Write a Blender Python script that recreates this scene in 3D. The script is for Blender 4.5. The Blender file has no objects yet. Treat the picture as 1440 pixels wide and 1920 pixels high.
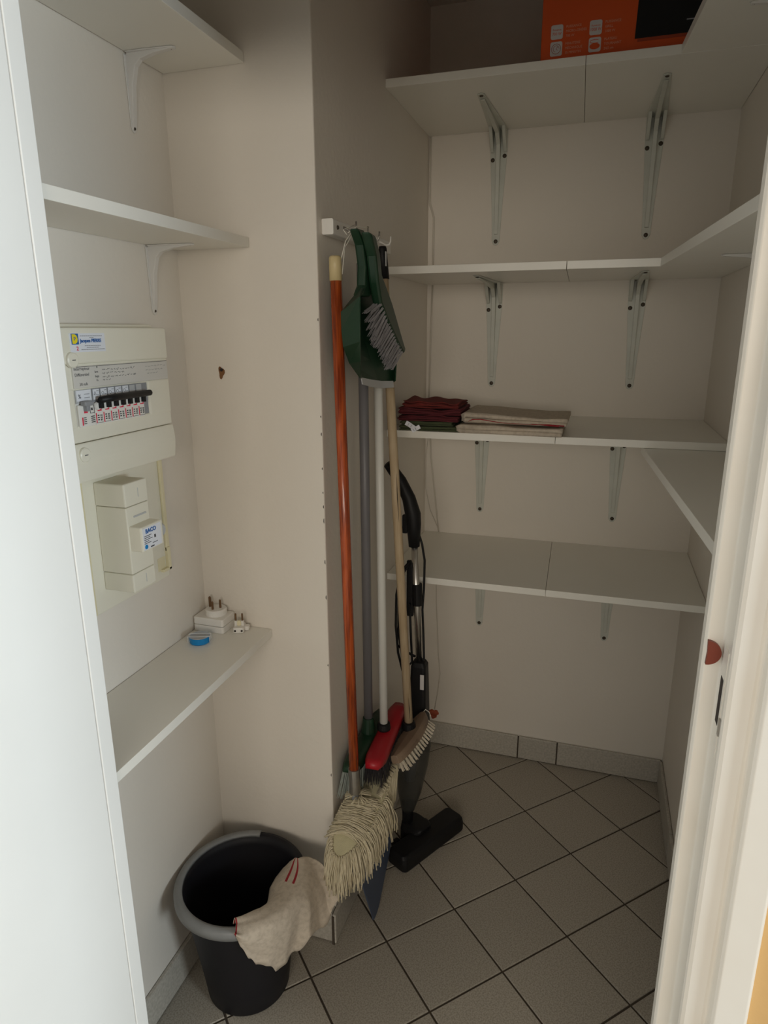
import bpy, bmesh, math, random
from mathutils import Vector, Matrix

PI = math.pi
random.seed(7)
SC = bpy.context.scene
COL = SC.collection

# ------------------------------------------------------------------ camera
cam_d = bpy.data.cameras.new('camera')
cam = bpy.data.objects.new('camera', cam_d)
COL.objects.link(cam)
fw = Vector((-0.29025412, 0.92015093, -0.26282089))
rt = Vector((0.95401712, 0.29972194, -0.00425376))
up = Vector((-0.07485908, 0.2519703, 0.96483526))
R3 = Matrix((rt, up, -fw)).transposed()
cam.matrix_world = Matrix.Translation((0.3656, 0.0, 1.4499)) @ R3.to_4x4()
cam_d.sensor_fit = 'VERTICAL'
cam_d.sensor_height = 36.0
cam_d.lens = 1251.0624 / 1920 * 36.0
cam_d.clip_start = 0.02
SC.camera = cam

# ------------------------------------------------------------------ light
w = bpy.data.worlds.new('hall_daylight')
SC.world = w
w.use_nodes = True
bg = w.node_tree.nodes['Background']
bg.inputs[0].default_value = (1.0, 0.905, 0.79, 1)
bg.inputs[1].default_value = 0.30


def area(name, loc, target, sx, sy, power, color):
    d = bpy.data.lights.new(name, 'AREA')
    d.shape = 'RECTANGLE'
    d.size = sx
    d.size_y = sy
    d.energy = power
    d.color = color
    o = bpy.data.objects.new(name, d)
    COL.objects.link(o)
    o.location = loc
    o.rotation_euler = (Vector(target) - Vector(loc)).to_track_quat('-Z', 'Z').to_euler()
    return o


# the hall's window, to the right of the doorway and a little behind the camera
area('hall_window_light', (2.75, -0.05, 1.35), (-0.3, 0.25, 1.15), 0.42, 1.5, 76, (0.84, 0.95, 1.0))
# warm fill added behind the photographer, standing in for the room's daylight
area('room_fill', (0.75, -2.3, 1.62), (0.2, 1.2, 0.8), 1.7, 0.8, 31, (1.0, 0.905, 0.77))

SC.view_settings.view_transform = 'Standard'
SC.view_settings.look = 'None'
SC.view_settings.gamma = 1
SC.view_settings.use_curve_mapping = False
SC.view_settings.exposure = 0.0
SC.cycles.max_bounces = 10
SC.cycles.diffuse_bounces = 8

# ------------------------------------------------------------------ materials
MATS = {}


def lin(r, g, b):
    def f(c):
        c /= 255.0
        return c / 12.92 if c <= 0.04045 else ((c + 0.055) / 1.055) ** 2.4
    return (f(r), f(g), f(b), 1)


def mat(name, col, rough=0.5, metal=0.0, var=0.0, vscale=8.0, bump=0.0, bscale=200.0, col2=None,
        stretch=None, trans=0.0, alpha=1.0, rnd=0.0, coat=0.0, spec=None, detail=3.0, ramp=(0.35, 0.65)):
    """Procedural material: base colour mixed by noise, optional bump, per-object value shift."""
    if name in MATS:
        return MATS[name]
    m = bpy.data.materials.new(name)
    m.use_nodes = True
    nt = m.node_tree
    N, L = nt.nodes, nt.links
    b = N['Principled BSDF']
    b.inputs['Roughness'].default_value = rough
    b.inputs['Metallic'].default_value = metal
    if trans:
        b.inputs['Transmission Weight'].default_value = trans
    if alpha < 1:
        b.inputs['Alpha'].default_value = alpha
    if coat:
        b.inputs['Coat Weight'].default_value = coat
    if spec is not None:
        b.inputs['Specular IOR Level'].default_value = spec
    tc = N.new('ShaderNodeTexCoord')
    mp = N.new('ShaderNodeMapping')
    L.new(tc.outputs['Object'], mp.inputs[0])
    if stretch:
        mp.inputs['Scale'].default_value = stretch
    c2 = col2 if col2 else tuple(x * 0.8 for x in col[:3]) + (1,)
    nz = N.new('ShaderNodeTexNoise')
    nz.inputs['Scale'].default_value = vscale
    nz.inputs['Detail'].default_value = detail
    L.new(mp.outputs[0], nz.inputs['Vector'])
    rp = N.new('ShaderNodeMapRange')
    rp.inputs[1].default_value = ramp[0]
    rp.inputs[2].default_value = ramp[1]
    rp.inputs[3].default_value = 0
    rp.inputs[4].default_value = var if not col2 else (var or 1.0)
    L.new(nz.outputs['Fac'], rp.inputs[0])
    mx = N.new('ShaderNodeMix')
    mx.data_type = 'RGBA'
    mx.inputs[6].default_value = col
    mx.inputs[7].default_value = c2
    L.new(rp.outputs[0], mx.inputs[0])
    out = mx.outputs[2]
    if rnd:
        oi = N.new('ShaderNodeObjectInfo')
        mr = N.new('ShaderNodeMapRange')
        mr.inputs[3].default_value = 1 - rnd
        mr.inputs[4].default_value = 1 + rnd
        L.new(oi.outputs['Random'], mr.inputs[0])
        hs = N.new('ShaderNodeHueSaturation')
        L.new(mr.outputs[0], hs.inputs['Value'])
        L.new(out, hs.inputs['Color'])
        out = hs.outputs[0]
    L.new(out, b.inputs['Base Color'])
    if bump:
        n2 = N.new('ShaderNodeTexNoise')
        n2.inputs['Scale'].default_value = bscale
        n2.inputs['Detail'].default_value = 2
        L.new(mp.outputs[0], n2.inputs['Vector'])
        bp = N.new('ShaderNodeBump')
        bp.inputs['Strength'].default_value = bump
        bp.inputs['Distance'].default_value = 0.002
        L.new(n2.outputs['Fac'], bp.inputs['Height'])
        L.new(bp.outputs[0], b.inputs['Normal'])
    MATS[name] = m
    return m


M_WALL = mat('wall_paint', (0.76, 0.715, 0.65, 1), 0.6, var=0.35, vscale=2.2, col2=(0.69, 0.635, 0.56, 1), bump=0.25, bscale=90)
M_CEIL = mat('ceiling_paint', (0.68, 0.64, 0.58, 1), 0.8, var=0.3)
M_ORANGE = mat('hall_wall_paint', (0.80, 0.52, 0.22, 1), 0.6, var=0.2, bump=0.2, bscale=120)
M_FRAME = mat('door_frame_paint', (0.82, 0.79, 0.73, 1), 0.35, var=0.5, vscale=6, col2=(0.76, 0.70, 0.61, 1), bump=0.15, bscale=30)
M_LEAF = mat('door_leaf_paint', (0.84, 0.84, 0.82, 1), 0.35, var=0.2, vscale=3)
M_GROUT = mat('grout', (0.075, 0.058, 0.042, 1), 0.95, var=0.5, vscale=30)
M_BTILE = mat('baseboard_tile', (0.51, 0.48, 0.425, 1), 0.4, var=1.0, vscale=150, col2=(0.40, 0.375, 0.325, 1), rnd=0.05)


def tile_mat():
    m = mat('speckled_tile', (0.445, 0.405, 0.345, 1), 0.5, var=1.0, vscale=300, col2=(0.315, 0.285, 0.235, 1), rnd=0.07, detail=2, ramp=(0.42, 0.62))
    return m


M_TILE = tile_mat()
M_SHELF = mat('white_melamine', (0.80, 0.785, 0.73, 1), 0.32, var=0.25, vscale=3, col2=(0.72, 0.69, 0.62, 1))
M_SHELFB = mat('white_melamine_edge', (0.84, 0.83, 0.79, 1), 0.4, var=0.2, vscale=20)
M_BRK = mat('galvanised_paint', (0.60, 0.615, 0.56, 1), 0.45, 0.0, var=0.4, vscale=14)
M_BRKW = mat('white_bracket_paint', (0.72, 0.70, 0.67, 1), 0.45, var=0.2)
M_SCREW = mat('dark_screw', (0.07, 0.055, 0.04, 1), 0.5, 0.7, var=0.4, vscale=100)
M_PLAST = mat('ivory_plastic', (0.80, 0.775, 0.67, 1), 0.35, var=0.3, vscale=5, col2=(0.75, 0.71, 0.58, 1))
M_PLASTY = mat('yellowed_plastic', (0.78, 0.72, 0.50, 1), 0.4, var=0.4, vscale=5, col2=(0.70, 0.62, 0.40, 1))
M_PLASTW = mat('white_plastic', (0.80, 0.78, 0.74, 1), 0.35, var=0.2)
M_GREYP = mat('grey_plastic', (0.28, 0.29, 0.31, 1), 0.45, var=0.3)
M_LGREYP = mat('light_grey_plastic', (0.50, 0.51, 0.52, 1), 0.4, var=0.3)
M_BLACK = mat('black_plastic', (0.008, 0.008, 0.009, 1), 0.5, var=0.3, spec=0.3)
M_BLACK2 = mat('black_bucket_plastic', (0.0085, 0.008, 0.011, 1), 0.55, spec=0.3, var=0.5, vscale=10)
M_INK = mat('black_ink', (0.03, 0.03, 0.035, 1), 0.6)
M_INKG = mat('grey_ink', (0.28, 0.28, 0.30, 1), 0.6)
M_INKB = mat('blue_ink', (0.02, 0.12, 0.38, 1), 0.5)
M_INKR = mat('red_ink', (0.70, 0.03, 0.08, 1), 0.5)
M_INKR2 = mat('dark_red_weave', (0.30, 0.012, 0.02, 1), 0.9, var=0.5, vscale=300)
M_YEL = mat('yellow_ink', (0.85, 0.70, 0.02, 1), 0.5)
M_PAPER = mat('paper', (0.78, 0.80, 0.86, 1), 0.6, var=0.15)
M_PAPERG = mat('label_strip_paper', (0.66, 0.64, 0.60, 1), 0.5, var=0.3)
M_BRASS = mat('tarnished_brass', (0.22, 0.13, 0.07, 1), 0.35, 0.8, var=0.6, vscale=120)
M_BLUEC = mat('blue_plastic', (0.0, 0.22, 0.55, 1), 0.35, var=0.2)
M_CLEAR = mat('clear_plastic', (0.9, 0.92, 0.92, 1), 0.12, alpha=0.32)
M_WOODO = mat('varnished_orange_wood', (0.52, 0.095, 0.016, 1), 0.24, var=1.0, vscale=34, col2=(0.20, 0.028, 0.006, 1), stretch=(6, 6, 0.35), bump=0.25, bscale=60, coat=0.4)
M_WOODC = mat('pale_varnished_cap', (0.62, 0.50, 0.27, 1), 0.4, var=0.4)
M_STRING = mat('white_string', (0.72, 0.70, 0.62, 1), 0.8)
M_GRNP = mat('green_plastic', (0.010, 0.040, 0.019, 1), 0.36, var=0.4, vscale=20)
M_GRND = mat('dark_green_plastic', (0.008, 0.035, 0.016, 1), 0.42, var=0.3)
M_BRISG = mat('grey_bristle', (0.33, 0.32, 0.33, 1), 0.5, var=0.9, vscale=60)
M_BRISB = mat('black_bristle', (0.03, 0.027, 0.03, 1), 0.5)
M_BRISC = mat('pale_bristle', (0.36, 0.40, 0.37, 1), 0.45, var=0.5, vscale=50)
M_BRISW = mat('ivory_bristle', (0.64, 0.57, 0.46, 1), 0.6, var=0.5, vscale=80)
M_RED = mat('red_plastic', (0.42, 0.010, 0.020, 1), 0.38, var=0.4, vscale=12)
M_GREYH = mat('grey_handle_paint', (0.17, 0.165, 0.175, 1), 0.4, var=0.3, stretch=(1, 1, 0.1))
M_WHITEH = mat('white_handle_paint', (0.72, 0.72, 0.68, 1), 0.35, var=0.3, stretch=(1, 1, 0.1))
M_BEIGEH = mat('raw_beech', (0.52, 0.41, 0.27, 1), 0.6, var=0.8, vscale=30, col2=(0.40, 0.29, 0.17, 1), stretch=(5, 5, 0.3))
M_BRUSHW = mat('brown_brush_wood', (0.27, 0.19, 0.13, 1), 0.55, var=0.8, vscale=14, col2=(0.19, 0.125, 0.085, 1))
M_CHROME = mat('chrome', (0.72, 0.70, 0.67, 1), 0.28, 1.0)
M_STEEL = mat('dull_steel', (0.40, 0.38, 0.35, 1), 0.4, 0.9, var=0.5, vscale=60)
M_SMOKE = mat('smoked_clear_plastic', (0.055, 0.055, 0.05, 1), 0.25, alpha=0.72, var=0.5, vscale=12)
M_COTTON = mat('mop_cotton', (0.62, 0.55, 0.40, 1), 0.9, var=0.9, vscale=45, col2=(0.52, 0.455, 0.31, 1))
M_PAD = mat('mop_pad_cloth', (0.58, 0.53, 0.34, 1), 0.9, var=0.5, vscale=40, bump=0.4, bscale=500)
M_BLUED = mat('dull_blue_plastic', (0.050, 0.078, 0.145, 1), 0.45, var=0.4)
M_GRIM = mat('grey_rim_plastic', (0.23, 0.235, 0.235, 1), 0.45, var=0.5, vscale=30)
M_BURG = mat('burgundy_cloth', (0.17, 0.022, 0.018, 1), 0.95, var=0.7, vscale=70, bump=0.5, bscale=900)
M_BURG2 = mat('dark_burgundy_cloth', (0.11, 0.014, 0.02, 1), 0.95, var=0.7, vscale=70, bump=0.5, bscale=900)
M_GREENC = mat('dark_green_cloth', (0.07, 0.085, 0.04, 1), 0.95, var=0.7, vscale=70, bump=0.5, bscale=900)
M_BOX = mat('orange_carton', (0.68, 0.09, 0.012, 1), 0.42, var=0.15)
M_BOXD = mat('carton_edge', (0.35, 0.045, 0.01, 1), 0.6, var=0.2)
M_BADGE = mat('white_print', (0.62, 0.60, 0.60, 1), 0.5)
M_BADGEO = mat('pale_print', (0.75, 0.38, 0.26, 1), 0.5)
M_BRICK = mat('bare_brick', (0.24, 0.05, 0.022, 1), 0.95, var=0.9, vscale=60, col2=(0.42, 0.10, 0.05, 1))
M_BUMP = mat('brown_rubber', (0.20, 0.035, 0.015, 1), 0.45, var=0.2)
M_DARKH = mat('dark_recess', (0.03, 0.022, 0.018, 1), 0.9)
M_CABLE = mat('painted_cable', (0.62, 0.58, 0.51, 1), 0.5, var=0.2)
M_PLUG = mat('brown_wall_plug', (0.20, 0.09, 0.03, 1), 0.7, var=0.5, vscale=200)


def linen_mat(name, stripes, cross=()):
    """Beige floor cloth weave; red stripes follow the UV's u coordinate."""
    m = bpy.data.materials.new(name)
    m.use_nodes = True
    nt = m.node_tree
    N, L = nt.nodes, nt.links
    b = N['Principled BSDF']
    b.inputs['Roughness'].default_value = 0.95
    tc = N.new('ShaderNodeTexCoord')
    nz = N.new('ShaderNodeTexNoise')
    nz.inputs['Scale'].default_value = 110
    nz.inputs['Detail'].default_value = 5
    L.new(tc.outputs['Object'], nz.inputs['Vector'])
    mx = N.new('ShaderNodeMix')
    mx.data_type = 'RGBA'
    mx.inputs[6].default_value = (0.55, 0.475, 0.385, 1)
    mx.inputs[7].default_value = (0.44, 0.375, 0.30, 1)
    mr = N.new('ShaderNodeMapRange')
    mr.inputs[1].default_value = 0.4
    mr.inputs[2].default_value = 0.7
    L.new(nz.outputs['Fac'], mr.inputs[0])
    L.new(mr.outputs[0], mx.inputs[0])
    cur = mx.outputs[2]
    sp = N.new('ShaderNodeSeparateXYZ')
    L.new(tc.outputs['UV'], sp.inputs[0])
    for c, hw in stripes:
        a = N.new('ShaderNodeMath')
        a.operation = 'COMPARE'
        a.inputs[1].default_value = c
        a.inputs[2].default_value = hw
        L.new(sp.outputs['X'], a.inputs[0])
        m2 = N.new('ShaderNodeMix')
        m2.data_type = 'RGBA'
        L.new(a.outputs[0], m2.inputs[0])
        L.new(cur, m2.inputs[6])
        m2.inputs[7].default_value = (0.30, 0.012, 0.02, 1)
        cur = m2.outputs[2]
    for c, hw, u0 in cross:
        a = N.new('ShaderNodeMath')
        a.operation = 'COMPARE'
        a.inputs[1].default_value = c
        a.inputs[2].default_value = hw
        L.new(sp.outputs['Y'], a.inputs[0])
        g = N.new('ShaderNodeMath')
        g.operation = 'GREATER_THAN'
        g.inputs[1].default_value = u0
        L.new(sp.outputs['X'], g.inputs[0])
        k = N.new('ShaderNodeMath')
        k.operation = 'MULTIPLY'
        L.new(a.outputs[0], k.inputs[0])
        L.new(g.outputs[0], k.inputs[1])
        m2 = N.new('ShaderNodeMix')
        m2.data_type = 'RGBA'
        L.new(k.outputs[0], m2.inputs[0])
        L.new(cur, m2.inputs[6])
        m2.inputs[7].default_value = (0.30, 0.012, 0.02, 1)
        cur = m2.outputs[2]
    L.new(cur, b.inputs['Base Color'])
    wv = N.new('ShaderNodeTexNoise')
    wv.inputs['Scale'].default_value = 900
    L.new(tc.outputs['Object'], wv.inputs['Vector'])
    bp = N.new('ShaderNodeBump')
    bp.inputs['Strength'].default_value = 0.6
    bp.inputs['Distance'].default_value = 0.001
    L.new(wv.outputs['Fac'], bp.inputs['Height'])
    L.new(bp.outputs[0], b.inputs['Normal'])
    return m


# ------------------------------------------------------------------ helpers
def tag(o, label=None, cat=None, group=None, kind=None):
    if label:
        o['label'] = label
    if cat:
        o['category'] = cat
    if group:
        o['group'] = group
    if kind:
        o['kind'] = kind
    return o


def empty(name, loc, label=None, cat=None, group=None, kind=None, rz=0.0):
    o = bpy.data.objects.new(name, None)
    o.empty_display_size = 0.05
    COL.objects.link(o)
    o.location = loc
    o.rotation_euler = (0, 0, rz)
    return tag(o, label, cat, group, kind)


class MB:
    def __init__(self):
        self.b = bmesh.new()

    def box(self, x0, x1, y0, y1, z0, z1, bev=0.0):
        t = bmesh.new()
        bmesh.ops.create_cube(t, size=1)
        for v in t.verts:
            v.co = Vector(((x0 + x1) / 2 + v.co.x * (x1 - x0), (y0 + y1) / 2 + v.co.y * (y1 - y0), (z0 + z1) / 2 + v.co.z * (z1 - z0)))
        if bev:
            bmesh.ops.bevel(t, geom=t.edges[:], offset=bev, segments=2, affect='EDGES', profile=0.5)
        return self.merge(t)

    def merge(self, t, mtx=None):
        if mtx:
            t.transform(mtx)
        me = bpy.data.meshes.new('tmp')
        t.to_mesh(me)
        self.b.from_mesh(me)
        bpy.data.meshes.remove(me)
        t.free()
        return self

    def rings(self, rings, cap=True, closed=False):
        """Loft a list of equal-length vertex rings."""
        vs = [[self.b.verts.new(p) for p in r] for r in rings]
        n = len(vs[0])
        m = len(vs)
        for i in range(m if closed else m - 1):
            a, c = vs[i], vs[(i + 1) % m]
            for j in range(n):
                k = (j + 1) % n
                self.b.faces.new((a[j], a[k], c[k], c[j]))
        if cap and not closed:
            self.b.faces.new(list(reversed(vs[0])))
            self.b.faces.new(vs[-1])
        return self

    def tube(self, pts, r, n=8, cap=True):
        pts = [Vector(p) for p in pts]
        rs = r if isinstance(r, (list, tuple)) else [r] * len(pts)
        rings = []
        prev = None
        for i, p in enumerate(pts):
            if i == 0:
                d = pts[1] - p
            elif i == len(pts) - 1:
                d = p - pts[i - 1]
            else:
                d = (pts[i + 1] - p).normalized() + (p - pts[i - 1]).normalized()
            d = d.normalized() if d.length > 1e-9 else Vector((0, 0, 1))
            if prev is None:
                a = Vector((1, 0, 0)) if abs(d.x) < 0.8 else Vector((0, 1, 0))
            else:
                a = prev
            s = (a - d * a.dot(d)).normalized()
            t = d.cross(s)
            prev = s
            rings.append([p + (s * math.cos(2 * PI * k / n) + t * math.sin(2 * PI * k / n)) * rs[i] for k in range(n)])
        return self.rings(rings, cap)

    def prism(self, poly, f0, f1):
        """poly: list of 2-D points; f0/f1 map a 2-D point to 3-D on the two caps."""
        a = [self.b.verts.new(f0(*p)) for p in poly]
        c = [self.b.verts.new(f1(*p)) for p in poly]
        n = len(poly)
        self.b.faces.new(list(reversed(a)))
        self.b.faces.new(c)
        for i in range(n):
            k = (i + 1) % n
            self.b.faces.new((a[i], a[k], c[k], c[i]))
        return self

    def lathe(self, prof, c=(0, 0, 0), n=40, axis='z'):
        rings = []
        for k in range(n):
            a = 2 * PI * k / n
            if axis == 'z':
                rings.append([(c[0] + r * math.cos(a), c[1] + r * math.sin(a), c[2] + h) for r, h in prof])
            elif axis == 'x':
                rings.append([(c[0] + h, c[1] + r * math.cos(a), c[2] + r * math.sin(a)) for r, h in prof])
            else:
                rings.append([(c[0] + r * math.sin(a), c[1] + h, c[2] + r * math.cos(a)) for r, h in prof])
        return self.rings(rings, closed=True)

    def grid(self, P, uv=True):
        vs = [[self.b.verts.new(p) for p in row] for row in P]
        lay = self.b.loops.layers.uv.verify() if uv else None
        ni, nj = len(P), len(P[0])
        for i in range(ni - 1):
            for j in range(nj - 1):
                f = self.b.faces.new((vs[i][j], vs[i][j + 1], vs[i + 1][j + 1], vs[i + 1][j]))
                if uv:
                    for lp, (a, c) in zip(f.loops, ((i, j), (i, j + 1), (i + 1, j + 1), (i + 1, j))):
                        lp[lay].uv = (c / (nj - 1), a / (ni - 1))
        return self

    def build(self, name, m, parent=None, smooth=False, world=True, fixn=True, bevel=0.0, solid=0.0, sub=0):
        if fixn:
            bmesh.ops.recalc_face_normals(self.b, faces=self.b.faces[:])
        me = bpy.data.meshes.new(name)
        self.b.to_mesh(me)
        self.b.free()
        me.materials.append(m)
        if smooth:
            me.shade_smooth()
        o = bpy.data.objects.new(name, me)
        COL.objects.link(o)
        if parent is not None:
            o.parent = parent
            if world:
                o.matrix_parent_inverse = wm(parent).inverted()
        if solid:
            s = o.modifiers.new('solid', 'SOLIDIFY')
            s.thickness = solid
            s.offset = 0
        if bevel:
            s = o.modifiers.new('bevel', 'BEVEL')
            s.width = bevel
            s.segments = 2
            s.limit_method = 'ANGLE'
            s.angle_limit = math.radians(40)
        if sub:
            s = o.modifiers.new('sub', 'SUBSURF')
            s.levels = sub
            s.render_levels = sub
        return o


def wm(o):
    m = o.matrix_basis.copy()
    if o.parent is not None:
        m = wm(o.parent) @ o.matrix_parent_inverse @ m
    return m


def text(parent, s, origin, size, m, face='x', align='LEFT', name='lettering', xs=1.0, rot=0.0, depth=0.0002, bold=0.0):
    """Raised print, lying on a face that looks to +x ('x') or to -y ('y')."""
    cu = bpy.data.curves.new('t', 'FONT')
    cu.body = s
    cu.size = size
    cu.align_x = align
    cu.extrude = depth
    cu.offset = bold * size
    cu.resolution_u = 2
    ob = bpy.data.objects.new('t', cu)
    COL.objects.link(ob)
    dg = bpy.context.evaluated_depsgraph_get()
    me = bpy.data.meshes.new_from_object(ob.evaluated_get(dg))
    bpy.data.objects.remove(ob)
    bpy.data.curves.remove(cu)
    me.name = name
    if face == 'x':
        B = Matrix(((0, 0, 1), (1, 0, 0), (0, 1, 0)))      # columns: text x -> +y, text y -> +z, normal -> +x
    else:
        B = Matrix(((1, 0, 0), (0, 0, -1), (0, 1, 0)))
    me.transform(Matrix.Translation(origin) @ B.to_4x4() @ Matrix.Rotation(rot, 4, 'Z') @ Matrix.Diagonal((xs, 1, 1, 1)))
    me.materials.clear()
    me.materials.append(m)
    o = bpy.data.objects.new(name, me)
    COL.objects.link(o)
    o.parent = parent
    o.matrix_parent_inverse = wm(parent).inverted()
    return o


def bx(name, m, parent, *a, bev=0.0):
    return MB().box(*a, bev=bev).build(name, m, parent)


def rrect(x0, x1, y0, y1, r, n=5):
    pts = []
    for cx, cy, a0 in ((x1 - r, y1 - r, 0), (x0 + r, y1 - r, 90), (x0 + r, y0 + r, 180), (x1 - r, y0 + r, 270)):
        for k in range(n + 1):
            a = math.radians(a0 + 90 * k / n)
            pts.append((cx + r * math.cos(a), cy + r * math.sin(a)))
    return pts


# ------------------------------------------------------------------ room
XP, XR, YB, Y1, XL, YF, CZ = -0.1498, 0.6627, 2.0839, 1.2275, -0.4505, 0.70, 2.31

fl = bx('floor', M_GROUT, None, -1.2, 2.2, -1.0, 2.25, -0.06, -0.003)
tag(fl, kind='structure')
S = 0.20
th = math.radians(45.6336)
uu = Vector((math.cos(th), math.sin(th), 0))
vv = Vector((math.sin(th), -math.cos(th), 0))
tb = MB()
tb.box(-0.0975, 0.0975, -0.0975, 0.0975, -0.006, 0.0)
for v in tb.b.verts:
    pass
tile_me = None
for i in range(-11, 9):
    for j in range(-6, 16):
        c = Vector((0.2541, 1.5329, 0)) + S * ((i + 0.5) * uu + (j + 0.5) * vv)
        x, y = c.x, c.y
        inside = (XP - 0.1 < x < XR + 0.08 and 0.35 < y < YB + 0.08) or (XL - 0.08 < x < XP and 0.35 < y < Y1 + 0.08) or (-0.9 < x < 1.5 and -0.75 < y < 0.5)
        if not inside:
            continue
        if tile_me is None:
            o = tb.build('tile', M_TILE, fl)
            tile_me = o.data
            bmt = bmesh.new()
            bmt.from_mesh(tile_me)
            bmesh.ops.bevel(bmt, geom=[e for e in bmt.edges if all(v.co.z > -0.001 for v in e.verts)], offset=0.0012, segments=1, affect='EDGES')
            bmt.to_mesh(tile_me)
            bmt.free()
        else:
            o = bpy.data.objects.new('tile', tile_me)
            COL.objects.link(o)
            o.parent = fl
        o.location = c
        o.rotation_euler = (0, 0, th + random.choice((0, 1, 2, 3)) * PI / 2)


def struct(name, m, *a):
    return tag(bx(name, m, None, *a), kind='structure')


struct('ceiling', M_CEIL, XL - 0.1, XR + 0.1, YF, YB + 0.1, CZ, CZ + 0.08)
struct('wall_left', M_WALL, XL - 0.1, XL, 0.6, Y1 + 0.05, 0, CZ)
wb_ = struct('wall_back', M_WALL, XP - 0.1, XR + 0.1, YB, YB + 0.1, 0, CZ)
struct('wall_right', M_WALL, XR, XR + 0.1, 0.6, YB, 0, CZ)
wp = MB().box(XL - 0.06, XP, Y1, YB + 0.05, 0, CZ, bev=0).build('wall_pillar', M_WALL, None, bevel=0.003)
tag(wp, kind='structure')
rch = random.Random(4)
for z_ in (1.47, 1.285, 1.25, 1.18, 1.13, 1.10, 1.07, 0.98, 0.90, 0.74, 0.46):
    hh_ = rch.uniform(0.002, 0.006)
    MB().prism([(0, -hh_), (0.0016, -hh_ * 0.4), (0.0012, hh_ * 0.6), (0, hh_)], lambda a, b: (XP - 0.0018 - a, Y1 - 0.0003, z_ + b), lambda a, b: (XP - 0.0018 - a * 0.3, Y1 + 0.0012, z_ + b)).build('paint_chip', M_DARKH, wp)
# wall with the doorway: hall side painted orange, closet side white
wf = MB()
wf.box(-0.62, -0.3255, 0.6, YF, 0, CZ)
wf.box(0.62, 0.80, 0.655, YF, 0, CZ)
wf.box(0.53, 0.62, 0.655, YF, 0, CZ)
wf.box(-0.3255, 0.53, 0.655, YF, 1.87, CZ)  # unseen lintel, set low to keep light off the wall above the top shelf
tag(wf.build('wall_front', M_WALL, None), kind='structure')
wh = MB()
wh.box(-1.2, -0.34, 0.585, 0.6, 0, 2.5)
wh.box(0.56, 2.2, 0.64, 0.655, 0, 2.5)
wh.box(-0.34, 0.56, 0.585, 0.6, 1.91, 2.5)
tag(wh.build('wall_hall', M_ORANGE, None), kind='structure')


def baseboard(name, axis, fixed, face, cuts, h=0.088):
    """Run of skirting tiles along a wall. axis 'x' or 'y'; fixed = wall plane, face = tile front plane."""
    s = 1 if face > fixed else -1
    a, b = fixed, fixed + s * (abs(face - fixed) - 0.004)
    lo, hi = min(a, b), max(a, b)
    c0, c1 = min(cuts), max(cuts)
    if axis == 'x':
        o = bx(name, M_GROUT, None, c0, c1, lo, hi, 0.0, h - 0.004)
    else:
        o = bx(name, M_GROUT, None, lo, hi, c0, c1, 0.0, h - 0.004)
    tag(o, kind='structure')
    cs = sorted(cuts)
    lo2, hi2 = min(fixed + s * 0.001, face), max(fixed + s * 0.001, face)
    for k in range(len(cs) - 1):
        e0, e1 = cs[k] + 0.002, cs[k + 1] - 0.002
        dz = random.uniform(-0.001, 0.001)
        if axis == 'x':
            bx('tile', M_BTILE, o, e0, e1, lo2, hi2, 0.003, h + dz, bev=0.0018)
        else:
            bx('tile', M_BTILE, o, lo2, hi2, e0, e1, 0.003, h + dz, bev=0.0018)


baseboard('baseboard_back', 'x', YB, YB - 0.010, [XP + 0.011, 0.1963, 0.3279, XR - 0.004])
baseboard('baseboard_right', 'y', XR, XR - 0.010, [0.72, 1.05, 1.39, 1.73, YB - 0.011])
baseboard('baseboard_pillar_side', 'y', XP, XP + 0.010, [1.198, 1.53, 1.86, YB])
baseboard('baseboard_pillar_front', 'x', Y1, 1.203, [XL + 0.012, -0.1485])
baseboard('baseboard_left', 'y', XL, XL + 0.010, [0.72, 0.80, 1.13, 1.2])

# door: frame, open leaf, strike, bumper -------------------------------------
d1 = empty('door_1', (0.49, 0.66, 0), kind='structure')
prof = [(0.488, 0.700), (0.488, 0.684), (0.4905, 0.680), (0.5045, 0.680), (0.506, 0.6785), (0.506, 0.645), (0.5075, 0.642), (0.511, 0.640),
        (0.5275, 0.640), (0.531, 0.642), (0.5335, 0.641), (0.5345, 0.632), (0.537, 0.629), (0.565, 0.627), (0.568, 0.630), (0.569, 0.656), (0.53, 0.66), (0.53, 0.70)]
MB().prism(prof, lambda x, y: (x, y, 0.0), lambda x, y: (x, y, 2.04)).build('frame_post', M_FRAME, d1, bevel=0.0012)
profl = [(-0.2755, 0.70), (-0.2755, 0.6745), (-0.3255, 0.6745), (-0.3255, 0.70)]
MB().prism(profl, lambda x, y: (x, y, 0.0), lambda x, y: (x, y, 2.04)).build('frame_post', M_LEAF, d1, bevel=0.0012)
bx('frame_head', M_FRAME, d1, -0.2755, 0.488, 0.662, 0.70, 1.855, 1.91)  # out of view, lowered with the lintel to darken the closet top
bx('casing', M_FRAME, d1, -0.395, -0.325, 0.575, 0.599, 0.0, 2.08, bev=0.003)
bx('door_leaf', M_LEAF, d1, -0.316, -0.2765, -0.10, 0.6738, 0.008, 1.85, bev=0.002)
for hz in (0.25, 1.0, 1.75):
    MB().tube([(-0.320, 0.6735, hz), (-0.320, 0.6735, hz + 0.09)], 0.0055, 12).build('hinge', M_STEEL, d1)
# rubber stop on the rebate: a half disc
pts = [(0.4905 + 0.0135 * math.cos(a), 1.1372 + 0.0130 * math.sin(a)) for a in [math.radians(-90 + 180 * k / 16) for k in range(17)]] + [(0.4912, 1.1372)]
o = MB().prism(pts, lambda x, z: (x, 0.680, z), lambda x, z: (x, 0.6755, z)).build('door_bumper', M_BUMP, d1)
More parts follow.
